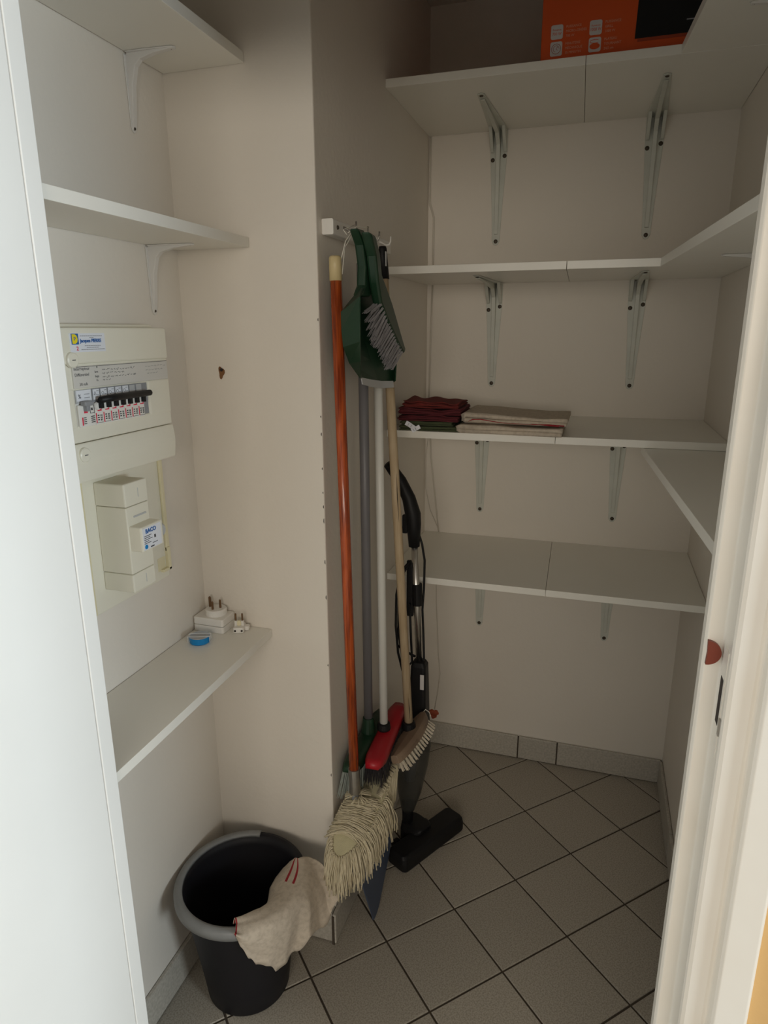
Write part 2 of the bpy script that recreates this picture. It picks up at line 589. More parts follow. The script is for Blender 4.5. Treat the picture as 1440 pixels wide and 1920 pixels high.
# strike plate let into the rebate side
bx('strike_plate', M_FRAME, d1, 0.5052, 0.5062, 0.652, 0.674, 1.035, 1.150)
bx('strike_slot', M_DARKH, d1, 0.5048, 0.5058, 0.658, 0.669, 1.068, 1.118)
bx('strike_lip', M_STEEL, d1, 0.5046, 0.5062, 0.648, 0.653, 1.062, 1.080)

# ------------------------------------------------------------------ shelves
TS = 0.018


def board(name, parent, poly, z0, z1, m=M_SHELF):
    return MB().prism(poly, lambda x, y: (x, y, z0), lambda x, y: (x, y, z1)).build(name, m, parent, bevel=0.0008)


yf = YB - 0.425
lev = {4: (1.9877, 0.2805), 3: (1.5821, 0.268), 2: (1.181, 0.267), 1: (0.7832, 0.267)}
names = {4: 'highest', 3: 'second highest', 2: 'third highest', 1: 'lowest'}
extra = {4: 'the orange carton stands on it', 3: 'empty, long brackets below', 2: 'folded cloths lie on it', 1: 'empty, nearest the floor'}
for k, (z, xj) in lev.items():
    t = empty('wall_shelf', (XP, YB, z), 'white two-board back wall shelf, %s of four, %s' % (names[k], extra[k]), 'shelf', 'white shelves along the back wall')
    g = 0.0005
    jf = xj + 0.0119
    board('board', t, [(XP + 0.0005, yf), (jf - g, yf), (xj - g, YB - 0.001), (XP + 0.0005, YB - 0.001)], z, z + TS)
    xr = XR - 0.001
    board('board', t, [(jf + g, yf), (xr, yf + 0.001), (xr, YB - 0.001), (xj + g, YB - 0.001)], z, z + TS)

for k, (z, xc, xe, lab) in {4: (1.9877, 0.4785, 0.545, 'white return shelf on right wall, highest, level with the carton shelf'),
                            3: (1.5821, 0.4785, 0.543, 'white return shelf on right wall, middle one'),
                            2: (1.1625, 0.478, 0.541, 'white return shelf on right wall, lowest, tucked under the cloth shelf')}.items():
    y2 = yf - 0.001 if k != 2 else yf + 0.04
    o = board('return_shelf', None, [(xe, YF + 0.003), (XR - 0.001, YF + 0.003), (XR - 0.001, y2), (xc, y2)], z, z + TS)
    tag(o, lab, 'shelf', 'white return shelves on the right wall')

for z, dx, lab in ((1.9124, 0.1703, 'white alcove shelf, uppermost of the three on the left'),
                   (1.6042, 0.161, 'white alcove shelf above the electrical panel, middle of three'),
                   (0.7908, 0.166, 'white low alcove shelf carrying plug adapters')):
    o = board('alcove_shelf', None, [(XL + 0.0015, YF + 0.002), (XL + dx + 0.004, YF + 0.002), (XL + dx, Y1 - 0.001), (XL + 0.0015, Y1 - 0.001)], z, z + TS)
    tag(o, lab, 'shelf', 'white shelves in the left alcove')


def bracket_large(loc, label):
    """pressed steel bracket in local space: wall plane y=0, shelf plane z=0, reaching to -y and -z"""
    t = empty('shelf_bracket', loc, label, 'bracket', 'metal brackets under the back shelves')
    H, D = 0.300, 0.325
    m = MB()
    # wall plate, wide at the top and tapering to a round end
    pl = [(-0.024, -0.001), (0.024, -0.001), (0.0235, -0.06), (0.0150, -0.20), (0.0110, -H + 0.010), (0.006, -H + 0.001), (0, -H - 0.001), (-0.006, -H + 0.001), (-0.0110, -H + 0.010), (-0.0150, -0.20), (-0.0235, -0.06)]
    m.prism(pl, lambda x, z: (x, -0.0004, z), lambda x, z: (x, -0.0028, z))
    pt = [(-0.024, -0.001), (0.024, -0.001), (0.0235, -0.06), (0.012, -0.25), (0.0085, -D + 0.006), (0, -D), (-0.0085, -D + 0.006), (-0.012, -0.25), (-0.0235, -0.06)]
    m.prism(pt, lambda x, y: (x, y, -0.0004), lambda x, y: (x, y, -0.0028))
    # hollow central rib
    rib = [(0, -0.002), (-0.29, -0.004), (-0.29, -0.006), (-0.16, -0.009), (-0.05, -0.018), (-0.022, -0.040), (-0.012, -0.15), (-0.006, -0.27), (-0.002, -0.272)]
    m.prism(rib, lambda y, z: (-0.0055, y, z), lambda y, z: (0.0055, y, z))
    # side cheeks that close the corner
    for s in (-1, 1):
        ck = [(0, -0.002), (-0.06, -0.002), (-0.008, -0.055), (0, -0.058)]
        m.prism(ck, lambda y, z: (s * 0.0135, y, z), lambda y, z: (s * 0.0225, y, z))
    o = m.build('arm', M_BRK, t, world=False, bevel=0.0012)
    for (x, z) in ((-0.0165, -0.075), (0.0165, -0.066), (0.0, -H + 0.010)):
        sc = MB().lathe([(0.0001, -0.0058), (0.0040, -0.0052), (0.0058, -0.003), (0.0058, -0.0006), (0.0001, -0.0006)], (x, 0, z), 12, 'y').build('screw', M_SCREW, t, world=False)
    sc = MB().lathe([(0.0001, -0.0052), (0.0035, -0.0046), (0.005, -0.003), (0.005, -0.0006), (0.0001, -0.0006)], (0, -D + 0.014, 0), 12).build('screw', M_SCREW, t, world=False)
    return t


def copy_tree(o, parent=None):
    c = o.copy()
    COL.objects.link(c)
    if parent is not None:
        c.parent = parent
    for ch in list(o.children):
        copy_tree(ch, c)
    return c


bp_ = {4: (0.053, 0.462), 3: (0.056, 0.455), 2: (0.034, 0.440), 1: (0.045, 0.448)}
first = None
for k in (4, 3, 2, 1):
    for side, x in zip(('left', 'right'), bp_[k]):
        lab = '%s of the two grey-green metal brackets under the %s back shelf' % (side, names[k])
        if first is None:
            first = bracket_large((x, YB, lev[k][0]), lab)
        else:
            c = copy_tree(first)
            c.location = (x, YB, lev[k][0])
            c['label'] = lab


def bracket_small(loc, label, rz):
    """small rounded bracket; local: wall plane y=0, reaches to -y"""
    t = empty('small_bracket', loc, label, 'bracket', 'small white shelf brackets', rz=rz)
    H, D = 0.125, 0.095
    m = MB()
    rib = [(0, -0.004), (-0.004, -0.0005), (-D, -0.0005), (-D, -0.0035), (-0.055, -0.007), (-0.028, -0.013), (-0.018, -0.022), (-0.0105, -0.05), (-0.006, -0.10), (-0.003, -H + 0.006), (-0.0005, -H + 0.004)]
    w_ = 0.0055
    m.prism(rib, lambda y, z: (-w_, y, z), lambda y, z: (w_, y, z))
    pl = [(-0.0115, -0.004), (0.0115, -0.004), (0.0105, -0.04), (0.0075, -H + 0.01), (0.005, -H + 0.003), (0, -H), (-0.005, -H + 0.003), (-0.0075, -H + 0.01), (-0.0105, -0.04)]
    m.prism(pl, lambda x, z: (x, -0.0003, z), lambda x, z: (x, -0.0022, z))
    pt = [(-0.0115, -0.004), (0.0115, -0.004), (0.0105, -0.04), (0.006, -D + 0.003), (0, -D - 0.003), (-0.006, -D + 0.003), (-0.0105, -0.04)]
    m.prism(pt, lambda x, y: (x, y, -0.0003), lambda x, y: (x, y, -0.0022))
    m.build('arm', M_BRKW, t, world=False, bevel=0.0015)
    for (x, z) in ((0.0, -H + 0.008), (0.0075, -0.028)):
        MB().lathe([(0.0001, -0.0042), (0.0025, -0.0036), (0.003, -0.002), (0.003, -0.0006), (0.0001, -0.0006)], (x, 0, z), 10, 'y').build('screw', M_SCREW, t, world=False)
    MB().lathe([(0.0001, -0.0042), (0.0025, -0.0036), (0.003, -0.002), (0.003, -0.0006), (0.0001, -0.0006)], (0, -D + 0.006, 0), 10).build('screw', M_SCREW, t, world=False)
    return t


b0 = bracket_small((XL, 1.124, 1.9124), 'small white bracket under the uppermost alcove shelf', PI / 2)
for loc, rz, lab in (((XL, 1.136, 1.6042), PI / 2, 'small white bracket under the alcove shelf above the electrical panel'),
                     ((XR, 1.4345, 1.5821), -PI / 2, 'small white bracket under the middle return shelf on the right'),
                     ((XR, 1.4552, 1.9877), -PI / 2, 'small white bracket under the highest return shelf on the right')):
    c = copy_tree(b0)
    c.location = loc
    c.rotation_euler = (0, 0, rz)
    c['label'] = lab

# ------------------------------------------------------------------ electrical panel (faces +x)
ep = empty('electrical_panel', (XL, 0.95, 1.33), 'ivory electrical distribution panel with sticker, breakers and handwritten strip', 'electrical panel')
XF = -0.392
bx('housing', M_PLAST, ep, XL + 0.0005, -0.425, 0.815, 1.090, 1.216, 1.462, bev=0.004)
# front cover: bulged sections built round the breaker window
cv = MB()


def fbox(m, y0, y1, z0, z1, x0=-0.425, x1=XF, bev=0.003):
    m.box(x0, x1, y0, y1, z0, z1, bev=bev)


fbox(cv, 0.822, 1.083, 1.402, 1.456)           # upper blank section
fbox(cv, 0.822, 1.083, 1.362, 1.404, x1=-0.3955)
fbox(cv, 0.822, 0.8415, 1.304, 1.366, x1=-0.3945)
fbox(cv, 1.020, 1.083, 1.304, 1.366, x1=-0.3935)
fbox(cv, 0.822, 1.083, 1.282, 1.309, x1=-0.3945)
cv.build('cover', M_PLAST, ep, smooth=False)
lw = MB()
pf = []
for k in range(9):
    a = k / 8
    pf.append((-0.3940 + 0.005 * math.sin(PI * a) * (1 - 0.4 * a), 1.2812 - a * 0.0615))
pr_ = pf + [(-0.425, 1.2197), (-0.425, 1.2812)]
lw.prism(pr_, lambda x, z: (x, 0.822, z), lambda x, z: (x, 1.083, z))
lw.build('lower_cover', M_PLAST, ep, bevel=0.002)
for (y, z) in ((0.8405, 1.4085), (0.8425, 1.2635)):
    s = MB().lathe([(0.0001, 0.006), (0.0095, 0.006), (0.0115, 0.0045), (0.012, 0.0), (0.0001, 0.0)], (XF - 0.001, y, z), 24, 'x').build('cover_screw', M_PLAST, ep)
    MB().box(-0.0006, 0.0006, -0.0042, 0.0042, -0.0008, 0.0008)
    q = MB()
    q.b.free()
    q.b = bmesh.new()
    q.box(XF + 0.0048, XF + 0.0054, y - 0.0035, y + 0.0035, z - 0.0006, z + 0.0006)
    q.build('slot', M_INK, s)
# sticker
st = bx('sticker', M_PAPER, ep, XF, XF + 0.0004, 0.8415, 0.9185, 1.4195, 1.4475)
xs_ = XF + 0.0005
lg = bx('logo', M_INKB, st, xs_, xs_ + 0.0003, 0.8450, 0.8600, 1.4310, 1.4470)
hd = [(0.8465, 1.4320), (0.8525, 1.4320), (0.8565, 1.4345), (0.8580, 1.4390), (0.8565, 1.4435), (0.8525, 1.4460), (0.8465, 1.4460)]
MB().prism(hd, lambda y, z: (xs_ + 0.0003, y, z), lambda y, z: (xs_ + 0.0006, y, z)).build('logo_letter', M_YEL, st)
text(st, 'p', (xs_ + 0.0008, 0.8495, 1.4385), 0.0085, M_INKB)
text(st, 'j', (xs_ + 0.0008, 0.8550, 1.4385), 0.0085, M_YEL)
text(st, '2', (xs_ + 0.0003, 0.8535, 1.4222), 0.0085, M_INKR, xs=1.1, depth=0.0004)
text(st, 'Jacques PIERRE', (xs_ + 0.0003, 0.8630, 1.4338), 0.0076, M_INKB, xs=0.98, depth=0.0003, bold=0.018)
fine = MB()
rr = random.Random(3)
for (z, y0, y1) in ((1.4435, 0.864, 0.912), (1.4408, 0.884, 0.893), (1.4287, 0.872, 0.908), (1.4262, 0.876, 0.903), (1.4232, 0.864, 0.916)):
    y = y0
    while y < y1:
        l = rr.uniform(0.002, 0.005)
        fine.box(xs_, xs_ + 0.0003, y, min(y + l, y1), z - 0.0005, z + 0.0005)
        y += l + 0.0009
fine.build('fine_print', M_INKG, st)
# handwritten strip
hs = bx('label_strip', M_PAPERG, ep, -0.3965, -0.3925, 0.841, 1.079, 1.3655, 1.3985, bev=0.0008)
hx = -0.3924
for s, y, z, sz in (('Interrupteur', 0.8430, 1.3925, 0.0068), ('Différentiel', 0.8440, 1.3835, 0.0068), ('30 mA', 0.8520, 1.3690, 0.0066),
                    ('lave', 0.888, 1.387, 0.0050), ('linge', 0.888, 1.380, 0.0050), ('LL', 0.890, 1.374, 0.0050), ('10', 0.892, 1.3945, 0.0036)):
    text(hs, s, (hx, y, z), sz, M_INK, depth=0.0001, name='handwriting')
scr = MB()
for zc in (1.3905, 1.3855, 1.3795, 1.3745):
    y = 0.905
    lim = {1.3905: 0.985, 1.3855: 0.955, 1.3795: 0.985, 1.3745: 0.925}[zc]
    while y < lim:
        n = rr.randint(2, 5)
        pts = [(hx + 0.0002, y, zc)]
        for q_ in range(n):
            y += 0.0015
            pts.append((hx + 0.0002, y, zc + rr.uniform(-0.0016, 0.0018)))
        scr.tube(pts, 0.00028, 4)
        y += 0.003
scr.build('handwriting', M_INK, hs)
scg = MB()
for zc, a, bb in ((1.3905, 1.015, 1.070), (1.3845, 1.015, 1.060), (1.3785, 1.018, 1.045)):
    y = a
    while y < bb:
        pts = [(hx + 0.0002, y, zc)]
        for q_ in range(4):
            y += 0.0014
            pts.append((hx + 0.0002, y, zc + rr.uniform(-0.0012, 0.0013)))
        scg.tube(pts, 0.0002, 4)
        y += 0.003
scg.build('pencil_writing', M_INKG, hs)
bx('strip_line', M_INK, hs, hx - 0.0002, hx + 0.0001, 0.842, 1.078, 1.3972, 1.3978)
# interrupter and seven breakers
BK = 0.0178
iy0 = 0.8425
ib = empty('interrupter', (-0.40, iy0, 1.335), None)
ib.parent = ep
ib.matrix_parent_inverse = wm(ep).inverted()


def breaker(y0, wd, big=False):
    nm = 'interrupter_switch' if big else 'circuit_breaker'
    m = MB()
    m.box(-0.430, -0.3965, y0 + 0.0002, y0 + wd - 0.0002, 1.3045, 1.364, bev=0.0006)
    m.box(-0.3965, -0.3925, y0 + 0.0004, y0 + wd - 0.0004, 1.3060, 1.3400, bev=0.0008)
    o = m.build(nm, M_PLASTW, ep)
    bx('label_holder', M_LGREYP if big else M_GREYP, o, -0.3966, -0.3945, y0 + 0.0003, y0 + wd - 0.0003, 1.3420, 1.3630, bev=0.0004)
    return o


bpy.data.objects.remove(ib)
o = breaker(iy0, 2 * BK, True)
bx('label', M_PAPER, o, -0.3948, -0.3941, iy0 + 0.002, iy0 + 2 * BK - 0.002, 1.346, 1.362)
text(o, '%', (-0.3940, iy0 + 0.005, 1.350), 0.009, M_INK, name='symbol')
for zz in (1.3555, 1.350):
    bx('label_line', M_INK, o, -0.3941, -0.3939, iy0 + 0.018, iy0 + 0.030, zz, zz + 0.0006)
bx('lever', M_GREYP, o, -0.3925, -0.382, iy0 + 0.005, iy0 + 0.024, 1.3385, 1.346, bev=0.002)
bx('lever_stem', M_GREYP, o, -0.3925, -0.385, iy0 + 0.011, iy0 + 0.019, 1.330, 1.340, bev=0.001)
bx('red_flag', M_INKR, o, -0.3926, -0.3915, iy0 + 0.012, iy0 + 0.019, 1.327, 1.3305)
bx('red_mark', M_INKR, o, -0.3925, -0.3920, iy0 + 0.006, iy0 + 0.0085, 1.3085, 1.321)
fp = MB()
for k in range(4):
    fp.box(-0.3925, -0.3920, iy0 + 0.0095, iy0 + 0.0155, 1.3195 - 0.003 * k, 1.3205 - 0.003 * k)
    fp.box(-0.3925, -0.3920, iy0 + 0.026, iy0 + 0.034, 1.3200 - 0.003 * k, 1.3213 - 0.003 * k)
for (a_, b_, c_, d_) in ((0.025, 0.0345, 1.3375, 1.3382), (0.025, 0.0345, 1.3255, 1.3262), (0.025, 0.0256, 1.3255, 1.338), (0.034, 0.0346, 1.3255, 1.338), (0.028, 0.031, 1.330, 1.334)):
    fp.box(-0.3925, -0.3919, iy0 + a_, iy0 + b_, c_, d_)
fp.build('print', M_INK, o)
for k in range(7):
    y0 = iy0 + (2 + k) * BK + 0.0005
    o = breaker(y0, BK)
    if k < 5:
        bx('label', M_PAPER, o, -0.3948, -0.3941, y0 + 0.0022, y0 + BK - 0.0015, 1.3455, 1.3615)
        pp = MB()
        pp.box(-0.3942, -0.3938, y0 + 0.010, y0 + 0.015, 1.3585, 1.3591)
        pp.box(-0.3942, -0.3938, y0 + 0.010, y0 + 0.015, 1.3525, 1.3531)
        if k == 0:
            pp.tube([(-0.394, y0 + 0.004, 1.353), (-0.394, y0 + 0.009, 1.353), (-0.394, y0 + 0.0065, 1.358), (-0.394, y0 + 0.004, 1.353)], 0.0004, 4)
        else:
            pp.tube([(-0.394, y0 + 0.0065 + 0.0025 * math.cos(a * PI / 4), 1.3545 + 0.0025 * math.sin(a * PI / 4)) for a in range(9)], 0.0003, 4)
        pp.build('symbol', M_INK, o)
    else:
        bx('label', M_LGREYP, o, -0.3948, -0.3941, y0 + 0.002, y0 + BK - 0.002, 1.3455, 1.3615)
    # rocker ring, toggle, red flag, print
    MB().lathe([(0.0001, 0.0035), (0.0055, 0.0035), (0.0068, 0.0), (0.0001, 0.0)], (-0.3925, y0 + 0.0060, 1.3350), 16, 'x').build('rocker', M_PLASTW, o)
    bx('toggle', M_BLACK, o, -0.3925, -0.3835, y0 + 0.0055, y0 + 0.0125, 1.3315, 1.343, bev=0.001)
    bx('red_flag', M_INKR, o, -0.3926, -0.3900, y0 + 0.0055, y0 + 0.0125, 1.3275, 1.3312)
    bx('red_mark', M_INKR, o, -0.3925, -0.3920, y0 + 0.0010, y0 + 0.0028, 1.3085, 1.3245)
    pp = MB()
    for q_ in range(3):
        pp.box(-0.3925, -0.3920, y0 + 0.005, y0 + 0.0085, 1.3125 + 0.0035 * q_, 1.3142 + 0.0035 * q_)
        pp.box(-0.3925, -0.3920, y0 + 0.0115, y0 + 0.0128, 1.3115 + 0.0035 * q_, 1.3142 + 0.0035 * q_)
        pp.box(-0.3925, -0.3920, y0 + 0.0140, y0 + 0.0150, 1.3115 + 0.0035 * q_, 1.3142 + 0.0035 * q_)
    pp.box(-0.3925, -0.3920, y0 + 0.003, y0 + 0.0165, 1.3085, 1.3091)
    pp.build('print', M_INK, o)
MB().tube([(-0.3815, iy0 + 2 * BK + 0.003, 1.3455), (-0.3805, iy0 + 4 * BK, 1.3465), (-0.3805, iy0 + 9 * BK + 0.003, 1.3465)], [0.0052, 0.0058, 0.0052], 10).build('toggle_bar', M_BLACK, ep, smooth=True)
bx('window_blank', M_GREYP, ep, -0.43, -0.397, iy0 + 9 * BK + 0.001, 1.021, 1.3045, 1.364)
bx('cover_latch', M_LGREYP, ep, -0.41, -0.3925, 0.8195, 0.8225, 1.372, 1.394)

# main breaker -----------------------------------------------------------------
mb_ = empty('main_breaker', (XL, 0.95, 1.08), 'cream main breaker box on yellowed backing plate below the electrical panel', 'breaker box')
# backing plate with raised rim and wire openings
pl = MB()
pl.box(XL + 0.0005, XL + 0.008, 0.872, 1.098, 0.966, 1.213, bev=0.002)
pl.build('backing_plate', M_PLAST, mb_)
rim = MB()
rim.box(XL + 0.008, XL + 0.014, 1.088, 1.098, 1.02, 1.213, bev=0.002)
rim.build('plate_rim', M_PLASTY, mb_)
bx('plate_rim', M_PLASTY, mb_, XL + 0.008, XL + 0.013, 0.874, 0.88, 0.97, 1.213, bev=0.001)
bx('wire_opening', M_PLASTY, mb_, XL + 0.0075, XL + 0.0086, 1.062, 1.086, 0.985, 1.012)
bx('opening_wall', M_PLASTY, mb_, XL + 0.0078, XL + 0.016, 1.070, 1.096, 0.982, 0.988, bev=0.001)
bx('opening_wall', M_PLASTY, mb_, XL + 0.0078, XL + 0.016, 1.088, 1.096, 0.982, 1.03, bev=0.001)
y0, y1 = 0.910, 0.972
XB = -0.380
bd = [(0.9, 0)]
sec = MB()
sec.box(XL + 0.008, XB, y0, y1, 1.006, 1.0395, bev=0.0025)
sec.build('terminal_cover', M_PLAST, mb_)
sec = MB()
sec.box(XL + 0.008, XB, y0, y1, 1.1605, 1.201, bev=0.0025)
sec.build('terminal_cover', M_PLAST, mb_)
sec = MB()
sec.box(XL + 0.008, XB - 0.0006, y0 + 0.0004, y1, 1.0402, 1.1598, bev=0.002)
sec.box(XB - 0.004, -0.356, y0 + 0.003, y1 + 0.001, 1.082, 1.127, bev=0.003)
sec.build('body', M_PLAST, mb_)
bx('vent_slot', M_LGREYP, mb_, XB - 0.001, XB + 0.0003, y0 + 0.018, y1 - 0.010, 1.1395, 1.1425)
lp = bx('data_label', M_PAPER, mb_, -0.3562, -0.3556, y0 + 0.006, y1 - 0.006, 1.085, 1.124)
text(lp, 'BACO', (-0.3554, y0 + 0.013, 1.1140), 0.0105, M_INKB, xs=1.0, depth=0.0004, bold=0.03)
fp = MB()
for k in range(5):
    z = 1.1095 - 0.0032 * k
    fp.box(-0.3556, -0.3553, y0 + 0.0085, y0 + 0.0085 + (0.020, 0.016, 0.022, 0.012, 0.018)[k], z - 0.0006, z + 0.0004)
fp.box(-0.3556, -0.3553, y0 + 0.036, y0 + 0.040, 1.101, 1.1065)
fp.box(-0.3556, -0.3553, y0 + 0.030, y0 + 0.044, 1.0925, 1.0935)
fp.box(-0.3556, -0.3553, y0 + 0.024, y0 + 0.034, 1.0865, 1.0885)
fp.build('fine_print', M_INK, lp)
MB().lathe([(0.0001, 0.0014), (0.0036, 0.001), (0.0042, 0.0), (0.0001, 0.0)], (-0.3556, y0 + 0.0125, 1.0905), 16, 'x').build('test_button', M_BLUEC, mb_)
MB().lathe([(0.0001, 0.006), (0.010, 0.0055), (0.0135, 0.002), (0.0135, -0.012), (0.0001, -0.012)], (-0.366, y1 + 0.004, 1.1045), 24, 'x').build('switch_knob', M_LGREYP, mb_, smooth=False)
for (zz, yy) in ((1.181, 0.945), (1.024, 0.945)):
    bx('cover_mark', M_LGREYP, mb_, XB, XB + 0.0004, yy - 0.0006, yy + 0.0006, zz - 0.008, zz + 0.008)

# hole with brown plug in the alcove wall
o = MB()
pts = []
for k in range(18):
    a = 2 * PI * k / 18
    r = 0.0085 * (1 + 0.25 * math.sin(3 * a + 1))
    pts.append((-0.3685 + 0.75 * r * math.cos(a), 1.3680 + 1.35 * r * math.sin(a)))
o.prism(pts, lambda x, z: (x, Y1 - 0.0012, z), lambda x, z: (x, Y1 + 0.0005, z))
hole = o.build('wall_plug', M_PLUG, None)
tag(hole, 'brown rusty wall plug hole above the adapters on alcove wall', 'wall plug')
MB().lathe([(0.0001, -0.003), (0.003, -0.003), (0.0034, 0.0), (0.0001, 0.0)], (-0.3675, Y1 - 0.001, 1.3735), 10, 'y').build('plug_hole', M_DARKH, hole)

# ------------------------------------------------------------------ adapters on the low shelf
ZT = 0.7908 + TS
R_ = math.radians
ad = empty('plug_adapter', (-0.4105, 1.1975, ZT), 'large white boxy travel adapter with three brown pins pointing up', 'adapter', rz=R_(0))


def local_prism(poly, z0, z1, name, m, parent, bev=0.0):
    return MB().prism(poly, lambda x, y: (x, y, z0), lambda x, y: (x, y, z1)).build(name, m, parent, world=False, bevel=bev)


local_prism(rrect(-0.0370, 0.0370, -0.0265, 0.0265, 0.005), 0.0003, 0.0150, 'lower_shell', M_PLASTW, ad, 0.001)
local_prism(rrect(-0.0370, 0.0370, -0.0265, 0.0265, 0.005), 0.0158, 0.0330, 'upper_shell', M_PLASTW, ad, 0.002)
MB().lathe([(0.0001, 0.0325), (0.0235, 0.0325), (0.0235, 0.044), (0.0215, 0.0465), (0.0001, 0.0465)], (0.004, 0.004, 0), 32).build('round_boss', M_PLASTW, ad, world=False)
cy, sy = 1.0, 0.0
for (px_, py_, h, r) in ((-0.0125, 0.003, 0.0240, 0.0030), (0.0015, -0.010, 0.0190, 0.0025), (0.0125, 0.004, 0.0195, 0.0025)):
    lx, ly = px_ * cy - py_ * sy, px_ * sy + py_ * cy
    MB().tube([(lx, ly + 0.004, 0.046), (lx, ly + 0.004, 0.046 + h - 0.002), (lx, ly + 0.004, 0.046 + h)], [r, r, r * 0.6], 12).build('pin', M_BRASS, ad, world=False)
ad2 = empty('plug_adapter', (-0.3500, 1.2005, ZT), 'small white two-pin plug adapter right of the boxy one', 'adapter', rz=R_(20))
local_prism(rrect(-0.0118, 0.0118, -0.0165, 0.0165, 0.004), 0.0003, 0.0125, 'body', M_PLASTW, ad2, 0.002)
local_prism(rrect(0.0100, 0.0215, -0.004, 0.012, 0.004), 0.0003, 0.0105, 'side_wing', M_PLASTW, ad2, 0.002)
for x in (-0.0072, 0.0072):
    s = MB().tube([(x, 0, 0.012), (x, 0, 0.0240)], 0.0036, 12).build('pin_sleeve', M_PLASTW, ad2, world=False)
    s2 = MB().tube([(x, 0, 0.024), (x, 0, 0.0400)], 0.0020, 10).build('pin', M_BRASS, ad2, world=False)
    MB().lathe([(0.0001, -0.0006), (0.0024, -0.0006), (0.0024, 0.001), (0.0001, 0.001)], (x, -0.0165, 0.0060), 12, 'y').build('socket_hole', M_DARKH, ad2, world=False)
MB().prism(rrect(-0.0042, 0.0042, 0.0, 0.0120, 0.003), lambda x, z: (x, -0.003, 0.012 + z), lambda x, z: (x, 0.003, 0.012 + z)).build('earth_lug', M_PLASTY, ad2, world=False)
bt = empty('round_tub', (-0.4035, 1.126, ZT), 'small round blue tub with clear cover holding pins, on the low shelf', 'container', rz=R_(20))
MB().lathe([(0.0001, 0.0004), (0.0205, 0.0004), (0.0215, 0.002), (0.0215, 0.014), (0.0195, 0.014), (0.0195, 0.003), (0.0001, 0.003)], (0, 0, 0), 40).build('cup', M_BLUEC, bt, world=False)
MB().lathe([(0.0001, 0.0142), (0.0212, 0.0142), (0.0212, 0.0152), (0.0001, 0.0152)], (0, 0, 0), 40).build('clear_lid', M_CLEAR, bt, world=False)
cl = MB()
cl.box(-0.0235, 0.0235, -0.010, -0.0085, 0.0150, 0.0168)
cl.box(-0.0235, 0.0235, 0.006, 0.0075, 0.0150, 0.0168)
cl.box(-0.0235, -0.022, -0.010, 0.0075, 0.003, 0.0168)
cl.box(0.022, 0.0235, -0.010, 0.0075, 0.003, 0.0168)
cl.build('clear_frame', M_CLEAR, bt, world=False)
pn = MB()
for k in range(26):
    a = rr.uniform(0, 2 * PI)
    r = rr.uniform(0, 0.013)
    x, y = r * math.cos(a), r * math.sin(a)
    b = rr.uniform(0, PI)
    z = 0.005 + rr.uniform(0, 0.007)
    pn.tube([(x, y, z), (x + 0.005 * math.cos(b), y + 0.005 * math.sin(b), z + 0.0015)], 0.0013, 6)
tag(pn.build('small_pins', M_BRASS, bt, world=False), kind='stuff')

# ------------------------------------------------------------------ hook rail on the pillar side
hr = empty('hook_rail', (XP, 1.44, 1.637), 'white block hook rail screwed to the pillar side', 'hook rail')
MB().prism(rrect(XP + 0.0006, -0.1255, 1.6235, 1.6517, 0.003), lambda x, z: (x, 1.25, z), lambda x, z: (x, 1.62, z)).build('rail', M_PLASTW, hr, bevel=0.001)
MB().lathe([(0.0001, 0.0022), (0.0032, 0.0022), (0.0042, 0.0), (0.0001, 0.0)], (-0.1255, 1.272, 1.638), 14, 'x').build('screw', M_SCREW, hr)
for y in (1.305, 1.375, 1.45, 1.533):
    pts = [(-0.1265, y, 1.642), (-0.121, y, 1.640), (-0.110, y, 1.634), (-0.103, y, 1.635), (-0.100, y, 1.641), (-0.0995, y, 1.652)]
    MB().tube(pts, [0.003, 0.0022, 0.0020, 0.0020, 0.0019, 0.0017], 8).build('hook', M_STEEL if y != 1.533 else M_PLASTW, hr, smooth=True)

# ------------------------------------------------------------------ string mop hanging in front
mop = empty('string_mop', (-0.10, 1.24, 0.27), 'cotton string mop on orange varnished handle, hanging nearest the doorway', 'mop')
top = Vector((-0.1205, 1.243, 1.5845))
bot = Vector((-0.1010, 1.2440, 0.425))


def along(a, b, t):
    return a + (b - a) * t


def L3(a, b, t):
    return tuple(along(Vector(a), Vector(b), t))


MB().tube([L3(top, bot, 0.037), L3(top, bot, 0.955)], 0.0112, 20).build('handle', M_WOODO, mop, smooth=True)
c_ = MB().tube([L3(top, bot, 0.0), L3(top, bot, 0.003), L3(top, bot, 0.038)], [0.0095, 0.0118, 0.0122], 20).build('handle_cap', M_WOODC, mop, smooth=True)
MB().tube([L3(top, bot, 0.955), L3(top, bot, 1.01)], [0.0135, 0.0128], 20).build('ferrule', M_STEEL, mop)
MB().tube([L3(top, bot, 1.01), (-0.0985, 1.2440, 0.385)], [0.0075, 0.009], 14).build('socket', M_GREYP, mop)
# the hanging loop over the first hook
lp = MB()
lp.tube([(-0.110, 1.246, 1.577), (-0.106, 1.262, 1.612), (-0.100, 1.292, 1.636), (-0.098, 1.310, 1.640), (-0.103, 1.302, 1.634), (-0.108, 1.262, 1.600), (-0.1085, 1.2475, 1.552)], 0.0010, 6)
lp.tube([(-0.104, 1.272, 1.628), (-0.098, 1.300, 1.6415), (-0.092, 1.340, 1.645), (-0.09, 1.352, 1.647)], 0.0011, 6)
lp.tube([(-0.104, 1.266, 1.623), (-0.110, 1.262, 1.632), (-0.101, 1.300, 1.645)], 0.0009, 6)
lp.build('loop_cord', M_STRING, mop, smooth=True)
